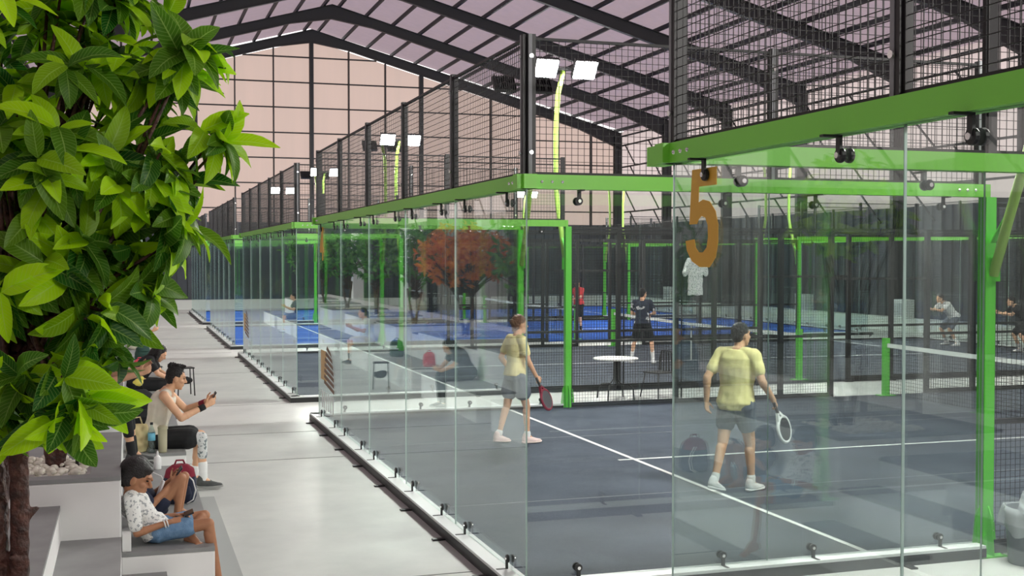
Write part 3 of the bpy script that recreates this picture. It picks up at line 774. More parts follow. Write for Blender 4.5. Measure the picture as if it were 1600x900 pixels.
def figure(name, lb, loc, rz, P, wear, skin='skin', voxel=.008, hs=1.0, girth=1.0, group=None):
    """P: joints in the figure's own frame (x ahead, y to its left, z up)"""
    t = thing(name, lb, 'person', loc, rz, group)
    J = {k: V(v) for k, v in P.items() if isinstance(v, tuple) and len(v) == 3 and not isinstance(v[0], tuple)}
    b = MB(); g = girth
    pel, ch, nk, hd = J['pelvis'], J['chest'], J['neck'], J['head']
    la = (J['hipL']-J['hipR']).normalized(); lb_ = (J['shL']-J['shR']).normalized()
    s1 = (ch-pel).normalized(); s2 = (nk-ch).normalized()
    f1 = la.cross(s1).normalized(); f2 = lb_.cross(s2).normalized()
    sw = (J['shL']-J['shR']).length/2; dr = pel-s1*.10*g
    def torso(mb, grow, lo, hi, flare=0):
        S = [(dr, la, f1, .10, .09), (pel-s1*.03, la, f1, .163, .112), (pel+s1*.05, la, f1, .158, .108), (pel.lerp(ch, .45), la.lerp(lb_, .5).normalized(), f1.lerp(f2, .5).normalized(), .138, .098),
             (ch, lb_, f2, .163, .118), (ch.lerp(nk, .45), lb_, f2, .168, .112), (ch.lerp(nk, .74), lb_, f2, .14, .088), (ch.lerp(nk, .95), lb_, f2, .075, .07), (nk+s2*.02, lb_, f2, .058, .06)]
        S = S[lo:hi]; out = []
        for i, (c, a, f, w, d) in enumerate(S):
            k = grow+(flare if i == 0 else flare*.5 if i == 1 else 0)
            out.append((c, a, f, (w*sw/.19 if i+lo > 2 else w)*g+k, d*g+k))
        mb.loft(out)
    torso(b, 0, 0, 9)
    F, L, U = axes(P.get('face', (1, 0, 0)), P.get('crown', s2) if 'crown' in P else (0, 0, 1))
    h = hs
    R = Matrix((F, L, U)).transposed()
    def H(a, c, e): return hd+F*(a*h)+L*(c*h)+U*(e*h)
    b.cone(nk-s2*.03, H(-.018, 0, -.05), .058*g, .052*h)
    b.ell(H(-.012, 0, .022), (.098*h, .076*h, .102*h), R, 20, 14)
    b.ell(H(.03, 0, -.05), (.060*h, .058*h, .066*h), R, 18, 12)
    b.ell(H(.062, 0, -.098), (.024*h, .026*h, .02*h), R)
    b.cone(H(.084, 0, .018), H(.108, 0, -.022), .009*h, .014*h, 10)
    b.ell(H(.088, 0, -.028), (.017*h, .019*h, .012*h), R)
    b.ell(H(.078, 0, .036), (.018*h, .05*h, .012*h), R)
    b.ell(H(.084, 0, -.056), (.013*h, .024*h, .006*h), R); b.ell(H(.081, 0, -.068), (.013*h, .021*h, .007*h), R)
    for s in (1, -1):
        b.ell(H(-.005, s*.076, -.008), (.020*h, .011*h, .032*h), R); b.ell(H(.058, s*.04, -.022), (.026*h, .022*h, .02*h), R)
    for s in 'LR':
        sh, el, wr, hp, kn, an = (J[k+s] for k in ('sh', 'el', 'wr', 'hip', 'kn', 'an'))
        sd = 1 if s == 'L' else -1
        b.cone(ch.lerp(nk, .72)+lb_*(sd*.06), sh, .062*g, .056*g); b.cone(sh, el, .053*g, .039*g); b.cone(el, wr, .041*g, .027*g); b.ell(el.lerp(wr, .22), (.041*g, .041*g, .041*g))
        b.cone(pel+la*(sd*.06), hp, .09*g, .092*g); b.cone(hp, kn, .088*g, .054*g); b.cone(kn, an, .05*g, .034*g)
        cb = kn.lerp(an, .3); back = (an-kn).normalized().cross(la).normalized(); td = V(P.get('toe'+s, (1, 0, 0))).normalized()
        if back.dot(td) > 0: back = -back
        b.cone(kn.lerp(an, .15)+back*.012, kn.lerp(an, .55)+back*.012, .052*g, .038*g)
        hd_ = P.get('hand'+s)
        if hd_: add_hand(b, wr, hd_[0], hd_[1], hd_[2], hd_[4] if len(hd_) > 4 else .95, hd_[3])
        shod = any(w[0] == 'shoes' for w in wear)
        # bare foot: heel, ball, five toes
        dn = V(P.get('sole'+s, (0, 0, -1))).normalized(); lat = dn.cross(td).normalized(); fs = P.get('footscale', 1.0)
        heel = an-td*.03*fs+dn*.045*fs; ball = an+td*.125*fs+dn*.055*fs
        if shod:
            b.cone(an, heel, .034, .03); b.cone(an+td*.02, an+td*.09+dn*.05, .034, .02); continue
        b.cone(an, heel, .036*fs, .032*fs); b.cone(an+td*.02*fs, ball, .036*fs, .024*fs); b.cone(heel, ball, .03*fs, .026*fs, 12); b.cone(ball-lat*.022*fs, ball+lat*.022*fs, .02*fs, .02*fs)
        for i in range(5):
            o = (i-2)*.0165*fs; r = (.0125 if i == (0 if sd*1 > 0 else 4) else .009)*fs; p0 = ball+lat*o; b.cone(p0, p0+td*(.048-.004*abs(i-(1 if sd > 0 else 3)))*fs+dn*.006, r, r*.9, 8)
    put('body', evaluated(b, M[skin], voxel, 3), t)
    if voxel < .0085:
        for s in (1, -1):
            e = MB().ell(H(.0795, s*.031, .012), (.010*h, .011*h, .0055*h), R, 10, 8); e.build('eye', M['eye'], t, True)
            e = MB().cone(H(.0905, s*.018, .036), H(.083, s*.046, .036), .0032*h, .0026*h, 8); e.build('eyebrow', M['hair'], t, True)
    for w in wear:
        kind, m = w[0], M[w[1]]; o = w[2] if len(w) > 2 else {}
        c = MB(); v = o.get('voxel', max(voxel, .009)); wob = o.get('wob', .004)
        if kind in ('shirt', 'tank'):
            gr = o.get('grow', .02); torso(c, gr, o.get('lo', 1), 8 if kind == 'shirt' else 7, o.get('flare', .012))
            for s in 'LR':
                sd = 1 if s == 'L' else -1; sh, el = J['sh'+s], J['el'+s]
                if kind == 'shirt':
                    c.cone(ch.lerp(nk, .76)+lb_*(sd*.05), sh, .064*g+gr*.4, .058*g+gr*.4); c.cone(sh, sh.lerp(el, o.get('sleeve', .6)), .055*g+gr*.6, .050*g+gr*.6)
                else: c.cone(ch.lerp(nk, .72)+lb_*(sd*.055), ch.lerp(nk, .80)+lb_*(sd*(sw-.05)), .066*g, .060*g)
            nm = 'shirt' if kind == 'shirt' else 'sleeveless_shirt'
            put(nm, evaluated(c, m, v, 3, wob, 14), t)
        elif kind in ('shorts', 'skirt', 'trousers'):
            gr = o.get('grow', .022); torso(c, gr, 0, 3)
            for s in 'LR':
                sd = 1 if s == 'L' else -1; hp, kn, an = J['hip'+s], J['kn'+s], J['an'+s]
                e = hp.lerp(kn, o.get('len', .75)); c.cone(pel+la*(sd*.06), hp, .095*g+gr, .098*g+gr); c.cone(hp, e, .09*g+gr, .07*g+gr*o.get('open', 1.5))
                if kind == 'trousers': c.cone(hp, kn, .09*g+gr, .06*g+gr); c.cone(kn, kn.lerp(an, .9), .06*g+gr, .045*g+gr)
            if kind == 'skirt': c.cone(J['hipL'].lerp(J['hipR'], .5), J['knL'].lerp(J['knR'], .5).lerp(J['hipL'].lerp(J['hipR'], .5), .5), .15, .2)
            put(kind, evaluated(c, m, v, 3, wob, 16), t)
        elif kind == 'shoes':
            for s in 'LR':
                if o.get('only') and s != o['only']: continue
                an = J['an'+s]; td = V(P.get('toe'+s, (1, 0, 0))).normalized(); dn = V(P.get('sole'+s, (0, 0, -1))).normalized(); lat = dn.cross(td).normalized(); x = MB()
                q = lambda a, e, l=0: an+td*a+dn*e+lat*l
                x.cone(q(-.02, -.02), q(-.035, .03), .044, .045); x.cone(q(-.01, .02), q(.13, .05), .052, .036, 12, .75); x.cone(q(.1, .05, -.01), q(.17, .055, .0), .042, .032, 12, .7); x.cone(q(-.03, .045), q(.1, .052), .046, .046, 12, .6)
                sh_ = put('shoe', evaluated(x, m, .007, 2), t)
                z = MB(); z.loft([(q(-.078, .068), lat, dn, .022, .014), (q(-.05, .068), lat, dn, .043, .016), (q(.04, .07), lat, dn, .042, .014), (q(.11, .071), lat, dn, .051, .013), (q(.17, .069), lat, dn, .044, .013), (q(.205, .064), lat, dn, .02, .01)], 16, 2.6)
                z.build('sole', M[o.get('sole', 'sole')], sh_, True)
        elif kind == 'socks':
            for s in 'LR':
                if o.get('only') and s != o['only']: continue
                an, kn = J['an'+s], J['kn'+s]; x = MB(); x.cone(an, an.lerp(kn, o.get('h', .3)), .041, .046); x.build('sock', m, t, True)
        elif kind in ('knee_sleeve', 'leg_sleeve'):
            for s in o.get('on', 'LR'):
                kn, hp, an = J['kn'+s], J['hip'+s], J['an'+s]; a, e = o.get('up', .35), o.get('dn', .45)
                x = MB(); x.cone(kn.lerp(hp, a), kn, .074*g, .062*g); x.cone(kn, kn.lerp(an, e), .062*g, .054*g); x.ell(kn, (.063*g,)*3); put(kind, evaluated(x, m, .008, 2), t)
        elif kind == 'shin_guard':
            for s in o.get('on', 'R'):
                kn, an = J['kn'+s], J['an'+s]; x = MB(); x.cone(kn.lerp(an, .62), kn.lerp(an, .92), .05, .042); x.build(kind, m, t, True)
        elif kind == 'wristband':
            for s in o.get('on', 'LR'):
                el, wr = J['el'+s], J['wr'+s]; x = MB(); x.tube([el.lerp(wr, .70), el.lerp(wr, .94)], .034, 16); x.build(kind, m, t, True)
        elif kind == 'bracelet':
            el, wr = J['elR'], J['wrR']; x = MB()
            for q_ in (.80, .88): x.tube([el.lerp(wr, q_), el.lerp(wr, q_+.035)], .0335, 16)
            x.build(kind, m, t, True)
        elif kind == 'cap': 
            c.ell(H(-.012, 0, .04), (.106*h, .088*h, .092*h), R, 20, 14); c.ell(H(.095, 0, .05), (.06*h, .065*h, .008*h), R); put('cap', evaluated(c, m, .008, 2), t)
        elif kind == 'hair':
            st = o.get('style', 'short')
            c.ell(H(-.024, 0, .044), (.098*h, .084*h, .094*h), R, 20, 14); c.ell(H(-.055, 0, .0), (.062*h, .077*h, .085*h), R, 18, 12)
            if st == 'bowl':
                c.ell(H(-.024, 0, .052), (.104*h, .089*h, .084*h), R, 20, 14); c.ell(H(.046, 0, .078), (.046*h, .064*h, .026*h), R)
                for s in (1, -1): c.ell(H(-.035, s*.062, .0), (.045*h, .026*h, .06*h), R)
            if st == 'quiff':
                for i in range(7): c.cone(H(.03-.02*i, 0, .12), H(.06-.025*i, (i % 3-1)*.03, .15), .034*h, .015*h)
            if st == 'bun': c.ell(H(-.105, 0, .03), (.042*h, .045*h, .042*h), R); c.ell(H(-.09, 0, -.05), (.022*h, .03*h, .05*h), R)
            if st == 'pony':
                c.ell(H(-.11, 0, .03), (.03*h, .03*h, .03*h), R); c.cone(H(-.13, 0, .02), H(-.15, 0, -.12), .03*h, .03*h); c.cone(H(-.15, 0, -.12), H(-.13, 0, -.26), .03*h, .008*h)
            if st == 'long':
                for s in (1, -1): c.cone(H(-.02, s*.07, .02), H(.03, s*.075, -.24), .04*h, .03*h)
                c.cone(H(-.07, 0, .02), H(-.09, 0, -.2), .08*h, .06*h)
            put('hair', evaluated(c, m, .007, 3 if st == 'bowl' else 2, .003 if st == 'bowl' else .007, 30 if st == 'bowl' else 55), t)
    return t
def stand(**k):
    P = dict(pelvis=(0,0,.95), chest=(.01,0,1.27), neck=(.01,0,1.46), head=(.045,0,1.605), shL=(0,.185,1.405), shR=(0,-.185,1.405), elL=(-.03,.25,1.13), elR=(-.03,-.25,1.13), wrL=(.06,.27,.90), wrR=(.06,-.27,.90),
             hipL=(0,.09,.90), hipR=(0,-.09,.90), knL=(.03,.10,.49), knR=(.03,-.10,.49), anL=(-.01,.10,.085), anR=(-.01,-.10,.085), handL=((.2,0,-1), (0,-1,0), (1,0,0), .5), handR=((.2,0,-1), (0,1,0), (1,0,0), .5))
    P.update(k); return P
def sit(**k):
    P = dict(pelvis=(0,0,.56), chest=(.06,0,.88), neck=(.12,0,1.05), head=(.18,0,1.18), shL=(.10,.185,1.00), shR=(.10,-.185,1.00), elL=(.22,.24,.76), elR=(.22,-.24,.76), wrL=(.46,.10,.86), wrR=(.46,-.10,.86),
             hipL=(.04,.09,.54), hipR=(.04,-.09,.54), knL=(.47,.12,.52), knR=(.47,-.12,.52), anL=(.45,.12,.085), anR=(.45,-.12,.085), handL=((1,-.1,.5), (0,-1,.2), (0,0,1), .7), handR=((1,.1,.5), (0,1,.2), (0,0,1), .7))
    P.update(k); return P
TZ = .052
# the man in yellow, walking away to the right with his racket low in the right hand
figure('person', 'man in yellow T-shirt and slate shorts walking with a racket behind the glass marked 5', (6.03, 11.12, TZ), math.radians(28),
    stand(pelvis=(.0,0,.96), chest=(.03,0,1.30), neck=(.05,0,1.49), head=(.09,-.005,1.635), shL=(.03,.20,1.435), shR=(.03,-.20,1.435), hipL=(0,.095,.92), hipR=(0,-.095,.92),
          elL=(-.13,.27,1.19), wrL=(-.10,.30,.94), elR=(.02,-.30,1.18), wrR=(.18,-.34,.97), knL=(-.09,.10,.52), anL=(-.24,.10,.13), knR=(.13,-.09,.50), anR=(.16,-.09,.085), toeL=(1,0,-.25), soleL=(-.25,0,-1), toeR=(1,-.1,0), face=(1,-.30,-.02),
          handR=((.5,-.1,-.85), (-.3,1,0), (1,0,.3), 1.25), handL=((.1,0,-1), (0,-1,0), (1,0,0), .6)),
    [('shirt', 'yellow', dict(lo=0, flare=.03, grow=.026, wob=.006, sleeve=.62)), ('shorts', 'slate', dict(len=.5, open=1.3)), ('hair', 'hair'), ('socks', 'white_cloth', dict(h=.16)), ('shoes', 'shoe_white', dict(sole='shoe_white'))], girth=1.06, voxel=.0075)
figure('person', 'woman in pale yellow shirt and grey shorts holding a racket by the long side glass', (4.86, 14.95, TZ), math.radians(12),
    stand(pelvis=(0,0,.92), chest=(.02,0,1.24), neck=(.03,0,1.42), head=(.07,0,1.56), shL=(.01,.165,1.37), shR=(.01,-.165,1.37), hipL=(0,.085,.88), hipR=(0,-.085,.88), elL=(-.10,.21,1.12), wrL=(.05,.2,.93), elR=(.06,-.23,1.10), wrR=(.19,-.22,.89),
          knL=(-.08,.09,.48), anL=(-.20,.10,.10), knR=(.12,-.09,.48), anR=(.13,-.09,.085), toeL=(1,.2,-.1), toeR=(1,-.1,0), face=(1,-.1,-.05), handR=((.5,0,-.85), (0,1,0), (1,0,.2), 1.2)),
    [('shirt', 'yellow', dict(lo=1, flare=.015, sleeve=.62)), ('shorts', 'slate', dict(len=.5, open=2.4)), ('hair', 'hair_brown', dict(style='bun')), ('socks', 'white_cloth', dict(h=.12)), ('shoes', 'shoe_pink', dict(sole='shoe_pink'))], girth=.92, voxel=.008)
figure('person', 'player in dark patterned shirt and white socks seen beyond the white table', (11.3, 25.3, TZ), math.radians(55),
    stand(elR=(.12,-.26,1.16), wrR=(.30,-.12,1.12), elL=(.10,.26,1.15), wrL=(.30,.10,1.10), knL=(.10,.2,.5), anL=(.0,.26,.085), knR=(.08,-.2,.5), anR=(-.02,-.26,.085), face=(1,-.5,0)),
    [('shirt', 'pattern_dark', dict(lo=1, flare=.02)), ('shorts', 'black_cloth'), ('hair', 'hair'), ('socks', 'white_cloth', dict(h=.55)), ('shoes', 'shoe_white')], voxel=.011)
figure('person', 'player in red shirt and dark shorts on the nearer blue court', (13.96, 36.3, TZ), math.radians(200),
    stand(elR=(.15,-.28,1.2), wrR=(.36,-.2,1.2), elL=(.14,.25,1.15), wrL=(.34,.12,1.12)),
    [('shirt', 'red_cloth', dict(flare=.02)), ('shorts', 'black_cloth'), ('hair', 'hair'), ('socks', 'black_cloth'), ('shoes', 'shoe_white')], voxel=.012)
CRO = dict(pelvis=(-.12,0,.80), chest=(.10,0,1.05), neck=(.22,0,1.21), head=(.33,0,1.31), shL=(.18,.185,1.17), shR=(.18,-.185,1.17), elL=(.40,.2,.98), wrL=(.62,.08,1.02), elR=(.40,-.2,.98), wrR=(.64,-.06,1.04), hipL=(-.1,.09,.76), hipR=(-.1,-.09,.76),
           knL=(.16,.2,.46), anL=(-.06,.26,.085), knR=(.16,-.2,.46), anR=(-.06,-.26,.085), handL=((1,-.3,.1), (0,-1,0), (0,0,1), 1.1), handR=((1,.3,.1), (0,1,0), (0,0,1), 1.1))
figure('person', 'player in white T-shirt crouching to return the ball near the far right wall', (21.7, 27.8, TZ), math.radians(175), stand(**CRO),
    [('shirt', 'white_cloth', dict(flare=.02)), ('shorts', 'slate'), ('hair', 'hair'), ('socks', 'white_cloth'), ('shoes', 'shoe_white')], voxel=.012)
figure('person', 'player in black clothes and white shoes at the right edge', (21.9, 25.2, TZ), math.radians(165), stand(**CRO),
    [('shirt', 'black_cloth', dict(flare=.02)), ('shorts', 'black_cloth'), ('hair', 'hair'), ('socks', 'white_cloth'), ('shoes', 'shoe_white')], voxel=.012)
# the boy on the near bench: leaning back, one leg down, the other tucked under it
figure('person', 'barefoot boy in white patterned T-shirt and denim shorts leaning on the planter', (-.022, 8.98, 0), math.radians(-4),
    dict(pelvis=(.20,0,.545), chest=(.075,.0,.70), neck=(.035,0,.815), head=(.075,0,.915), shL=(.05,.135,.775), shR=(.05,-.135,.775), elR=(.09,-.175,.555), wrR=(.315,-.13,.615), elL=(.14,.18,.57), wrL=(.34,.05,.62),
         hipL=(.23,.075,.535), hipR=(.23,-.075,.535), knR=(.58,-.12,.585), anR=(.655,-.12,.12), knL=(.55,.10,.60), anL=(.44,-.05,.50), toeR=(.93,-.05,-.3), soleR=(-.25,0,-1), toeL=(.6,-.75,-.1), soleL=(.1,-.2,-1), face=(.93,-.12,-.36), footscale=.86,
         handR=((1,.25,.12), (0,.5,-1), (0,.6,.4), .6, .8), handL=((1,-.25,.1), (0,-.5,-1), (0,-.6,.4), .6, .8)),
    [('shirt', 'pattern_white', dict(lo=1, flare=.01, sleeve=.78, voxel=.007)), ('shorts', 'denim', dict(len=.58, grow=.012, open=1.6, voxel=.007)), ('hair', 'hair', dict(style='bowl')), ('bracelet', 'white_cloth')], skin='skin_kid', voxel=.005, hs=1.08, girth=.74)
figure('person', 'child in navy clothes with knees drawn up, half hidden behind the boy', (.02, 9.62, 0), math.radians(0),
    dict(pelvis=(.17,0,.545), chest=(.07,.0,.66), neck=(.035,0,.745), head=(.055,0,.835), shL=(.05,.13,.71), shR=(.05,-.13,.71), elR=(.15,-.17,.62), wrR=(.30,-.09,.76), elL=(.15,.17,.62), wrL=(.31,.07,.77),
         hipL=(.15,.075,.535), hipR=(.15,-.075,.535), knR=(.37,-.10,.80), anR=(.33,-.10,.50), knL=(.40,.08,.78), anL=(.36,.08,.50), face=(.9,0,-.3), footscale=.86,
         handR=((.6,.3,.7), (0,1,.2), (0,0,1), .9, .8), handL=((.6,-.3,.7), (0,-1,.2), (0,0,1), .9, .8)),
    [('shirt', 'navy_cloth', dict(lo=1, sleeve=.8, voxel=.008)), ('shorts', 'navy_cloth', dict(len=.35, grow=.012)), ('hair', 'hair', dict(style='bowl'))], skin='skin_kid', voxel=.006, hs=1.0, girth=.72)
# the man in the sleeveless shirt reading his phone
figure('person', 'man in cream sleeveless shirt and black shorts looking at his phone on a bench', (.27, 13.45, 0), math.radians(-6),
    sit(pelvis=(0,0,.57), chest=(.07,0,.90), neck=(.15,0,1.07), head=(.235,0,1.19), shL=(.13,.19,1.02), shR=(.12,-.19,1.02), elR=(.30,-.26,.79), wrR=(.55,-.14,.90), elL=(.32,.22,.82), wrL=(.55,.02,.93), knR=(.50,-.16,.56), anR=(.52,-.16,.10), knL=(.48,.13,.55), anL=(.40,.13,.085),
        face=(1,.05,-.22), handR=((.9,.2,.55), (0,1,0), (0,.2,1), .9), handL=((.9,-.1,.55), (0,-1,0), (0,-.2,1), .9)),
    [('tank', 'cream', dict(lo=1, grow=.018, flare=.02, wob=.006)), ('shorts', 'black_cloth', dict(len=.72, open=2.2)), ('hair', 'hair', dict(style='quiff')), ('leg_sleeve', 'pattern_brace', dict(on='R', up=.16, dn=.42)), ('shin_guard', 'white_cloth', dict(on='R')),
     ('wristband', 'black_cloth', dict(on='R')), ('wristband', 'maroon', dict(on='L')), ('socks', 'white_cloth', dict(h=.22)), ('shoes', 'shoe_grey')], voxel=.0065)
# the player resting on the raised block behind, legs forward in black knee sleeves
figure('person', 'seated person in blue-grey shirt with black knee sleeves holding a phone above the boy', (-.48, 12.25, .50), math.radians(-3),
    sit(elR=(.28,-.22,.80), wrR=(.60,-.10,.87), elL=(.28,.2,.84), wrL=(.60,.06,.90), knL=(.46,.10,.60), anL=(.53,.12,.06), knR=(.46,-.15,.54), anR=(.53,-.15,.06)),
    [('shirt', 'bluegrey', dict(flare=.01)), ('shorts', 'black_cloth', dict(len=.45)), ('knee_sleeve', 'black_cloth', dict(up=.4, dn=.5)), ('hair', 'hair'), ('socks', 'black_cloth'), ('shoes', 'shoe_grey')], voxel=.0075)
figure('person', 'person in dark clothes with long black hair bent forward on the third bench', (.12, 19.3, 0), math.radians(-5),
    sit(chest=(.14,0,.82), neck=(.26,0,.95), head=(.36,0,1.01), shL=(.22,.17,.92), shR=(.22,-.17,.92), elL=(.34,.22,.72), elR=(.34,-.22,.72), wrL=(.52,.08,.62), wrR=(.52,-.08,.62), face=(1,0,-.7)),
    [('shirt', 'black_cloth', dict()), ('trousers', 'black_cloth'), ('hair', 'hair', dict(style='long')), ('shoes', 'shoe_grey')], voxel=.009)
figure('person', 'person in white T-shirt with black ponytail sitting on a far bench', (.1, 28.0, 0), math.radians(-6), sit(),
    [('shirt', 'white_cloth', dict()), ('shorts', 'cream', dict(len=.8)), ('hair', 'hair', dict(style='pony')), ('socks', 'black_cloth'), ('shoes', 'shoe_grey')], voxel=.01)
figure('person', 'person in black shirt sitting on the bench near the end of the corridor', (.1, 40.3, 0), math.radians(-4), sit(),
    [('shirt', 'black_cloth', dict()), ('shorts', 'slate', dict(len=.8)), ('hair', 'hair'), ('socks', 'white_cloth', dict(h=.5)), ('shoes', 'shoe_white')], voxel=.012)
# ------------------------------------------------------------------ small things
def orient(o, loc, down, face):
    """local -z along down, local +y near face"""
    z = -V(down).normalized(); y = V(face); y = (y-z*y.dot(z)).normalized(); x = y.cross(z)
    o.matrix_world = Matrix.Translation(V(loc)) @ Matrix((x, y, z)).transposed().to_4x4()
def racket(lb, loc, down, face, rim):
    t = thing('padel_racket', lb, 'racket', (0, 0, 0)); orient(t, loc, down, face)
    MB().tube([(0, 0, .07), (0, 0, -.07)], [.017, .016], 10).build('grip', M['black'], t, True)
    th = MB(); th.bar((-.01, 0, -.06), (-.07, 0, -.16), .03, .03); th.bar((.01, 0, -.06), (.07, 0, -.16), .03, .03); th.build('throat', rim, t)
    ring = [(.125*math.sin(a), 0, -.26-.135*math.cos(a)) for a in [2*PI*i/36 for i in range(36)]]
    MB().tube(ring+[ring[0]], .019, 8).build('frame', rim, t, True)
    f = MB(); n = 32; f.prism([(.118*math.sin(2*PI*i/n), -.26-.128*math.cos(2*PI*i/n)) for i in range(n)], .028, lambda a, b, u: (a, -.014+u, b)); fo = f.build('face', M['rackface'], t)
    h = MB()
    for i in range(-3, 4):
        for j in range(-3, 4):
            if i*i+j*j < 11: h.lathe([(.001, -.0152), (.006, -.0152), (.006, .0152), (.001, .0152)], (i*.027, 0, -.26+j*.027), 8, 0, Matrix.Rotation(PI/2, 4, 'X'))
    h.build('drilled_holes', M['black'], fo)
    return t
racket('white rimmed padel racket hanging from the hand of the man in yellow', (6.375, 10.905, .945), (.45, .12, -.9), (.6, -.8, 0), M['shoe_white'])
racket('dark padel racket hanging from the hand of the woman in pale yellow', (5.115, 14.765, .865), (.45, .06, -.9), (.7, -.7, .2), M['maroon'])
def slab(nm, lb, cat, loc, rot, sx, sy, sz, m, m2):
    t = thing(nm, lb, cat, loc); t.rotation_euler = rot
    bevel(MB().box(-sx/2, -sy/2, -sz/2, sx/2, sy/2, sz/2).build('case', m, t), .003)
    MB().box(-sx/2+.004, -sy/2+.004, sz/2-.0005, sx/2-.004, sy/2-.004, sz/2+.0008).build('screen', m2, t)
    return t
slab('phone', 'black phone held by the man in the sleeveless shirt', 'phone', (.895, 13.35, 1.005), (0, math.radians(-58), 0), .075, .155, .01, M['phone'], M['phone'])
slab('phone', 'dark phone held by the person in black knee sleeves', 'phone', (.215, 12.22, 1.435), (0, math.radians(-55), 0), .075, .155, .01, M['phone'], M['phone'])
slab('phone', 'phone held in both hands by the boy', 'phone', (.413, 8.90, .655), (0, math.radians(-20), 0), .07, .14, .01, M['phone'], M['phone'])
slab('phone', 'phone held on the raised knees of the child behind the boy', 'phone', (.375, 9.60, .845), (0, math.radians(-50), 0), .07, .14, .01, M['phone'], M['phone'])
pb = slab('power_bank', 'white power bank with cable on the lap of the child behind the boy', 'power bank', (.235, 9.56, .72), (0, math.radians(-70), .2), .13, .06, .016, M['phone_white'], M['phone_white'])
MB().tube([(.06, 0, 0), (.09, .02, .02), (.10, .06, .10), (.06, .05, .16)], .0035, 6).build('cable', M['phone_white'], pb, True)
# backpack
def soft(parts, m, voxel=.009, wob=.006, ws=14):
    c = MB()
    for p in parts:
        if p[0] == 'e': c.ell(*p[1:])
        else: c.cone(*p[1:])
    return evaluated(c, m, voxel, 4, wob, ws)
def backpack(lb, loc, rz, m, m2, s=1.0, cord=True):
    t = thing('backpack', lb, 'bag', loc, rz); q = MB()
    q.loft([((0, 0, .0), V((1,0,0)), V((0,1,0)), .13*s, .09*s), ((0, 0, .05*s), V((1,0,0)), V((0,1,0)), .15*s, .11*s), ((0, .0, .2*s), V((1,0,0)), V((0,1,0)), .145*s, .10*s), ((.01, 0, .29*s), V((1,0,0)), V((0,1,0)), .12*s, .075*s), ((.01, 0, .33*s), V((1,0,0)), V((0,1,0)), .06*s, .04*s)], 24, 3)
    put('body', evaluated(q, m, .009, 4, .008, 12), t)
    l = MB(); l.loft([((0, -.01, .23*s), V((1,0,0)), V((0,1,0)), .142*s, .102*s), ((0, -.01, .30*s), V((1,0,0)), V((0,1,0)), .125*s, .085*s), ((0, -.005, .345*s), V((1,0,0)), V((0,1,0)), .07*s, .045*s)], 24, 2.6); put('lid', evaluated(l, m2, .009, 4, .006, 14), t)
    p = MB(); p.loft([((0, -.10*s, .03*s), V((1,0,0)), V((0,1,0)), .09*s, .03*s), ((0, -.115*s, .09*s), V((1,0,0)), V((0,1,0)), .1*s, .04*s), ((0, -.105*s, .16*s), V((1,0,0)), V((0,1,0)), .085*s, .025*s)], 20, 3); put('front_pocket', evaluated(p, m, .009, 3, .004, 14), t)
    if cord: MB().tube([(.05, -.12, .25), (.10, -.15, .20), (.12, -.15, .12), (.10, -.145, .04), (.05, -.15, .012)], .006, 8).build('cord', M['phone_white'], t, True)
    h = MB().tube([(-.05*s, 0, .33*s), (-.03*s, 0, .38*s), (.03*s, 0, .38*s), (.05*s, 0, .33*s)], .008, 8); h.build('handle', m2, t, True)
    return t
backpack('navy and maroon backpack with white cord on the boy\'s bench', (.41, 10.35, .452), 0, M['navy_cloth'], M['maroon'], .92)
backpack('black backpack under the yellow plush behind the man in the sleeveless shirt', (.13, 15.3, .452), .3, M['black_cloth'], M['black_cloth'], 1.25, False)
backpack('dark green bag on the fourth bench', (.28, 24.2, .452), .5, M['dkgreen'], M['dkgreen'], 1.0, False)
backpack('small pink bag on the bench under the orange tree', (.2, 21.75, .452), .2, M['pink'], M['pink'], .8, False)
t = thing('plush_toy', 'small yellow plush resting on the black backpack', 'toy', (.13, 15.3, .922))
put('body', soft([('e', (0, 0, .05), (.055, .045, .05)), ('e', (.03, 0, .095), (.035, .035, .03)), ('e', (-.05, 0, .05), (.025, .02, .02))], M['yellow_soft'], .006, .003, 30), t)
MB().cone((.062, 0, .092), (.078, 0, .09), .009, .006).build('beak', M['tan_vinyl'], t, True)
# tote, bottles, tumbler beside the man
t = thing('tote_bag', 'slouched beige tote bag behind the boy\'s head', 'bag', (.09, 13.16, .452))
q = MB(); X, Y = V((1,0,0)), V((0,1,0)); q.loft([((0, 0, 0), X, Y, .10, .06), ((0, 0, .08), X, Y, .115, .075), ((.01, 0, .2), X, Y, .11, .055), ((.0, 0, .29), X, Y, .10, .03)], 20, 3); put('body', evaluated(q, M['beige'], .008, 3, .014, 16), t)
MB().tube([(-.06, -.02, .27), (-.05, -.03, .36), (.03, -.03, .37), (.06, -.02, .27)], .008, 8).build('handle', M['beige'], t, True)
t = thing('water_bottle', 'clear plastic water bottle with pale blue label beside the tote', 'bottle', (.235, 13.06, .451))
MB().lathe([(.001, 0), (.036, 0), (.038, .02), (.034, .07), (.038, .12), (.038, .22), (.014, .28), (.013, .30), (.001, .30)], (0,0,0), 20).build('bottle_body', M['water'], t, True)
MB().lathe([(.0388, .13), (.0388, .21), (.0384, .21), (.0384, .13)], (0,0,0), 20).build('bottle_label', M['label_blue'], t, True)
MB().lathe([(.001, .295), (.016, .295), (.016, .32), (.001, .32)], (0,0,0), 16).build('cap', M['phone'], t)
t = thing('tumbler', 'sage beige insulated tumbler beside the seated man\'s hip', 'tumbler', (.345, 13.06, .451))
MB().lathe([(.001, 0), (.042, 0), (.045, .01), (.048, .25), (.001, .25)], (0,0,0), 22).build('tumbler_body', M['tumbler'], t, True)
MB().lathe([(.001, .25), (.05, .25), (.05, .27), (.03, .285), (.001, .285)], (0,0,0), 22).build('lid', M['tumbler'], t)
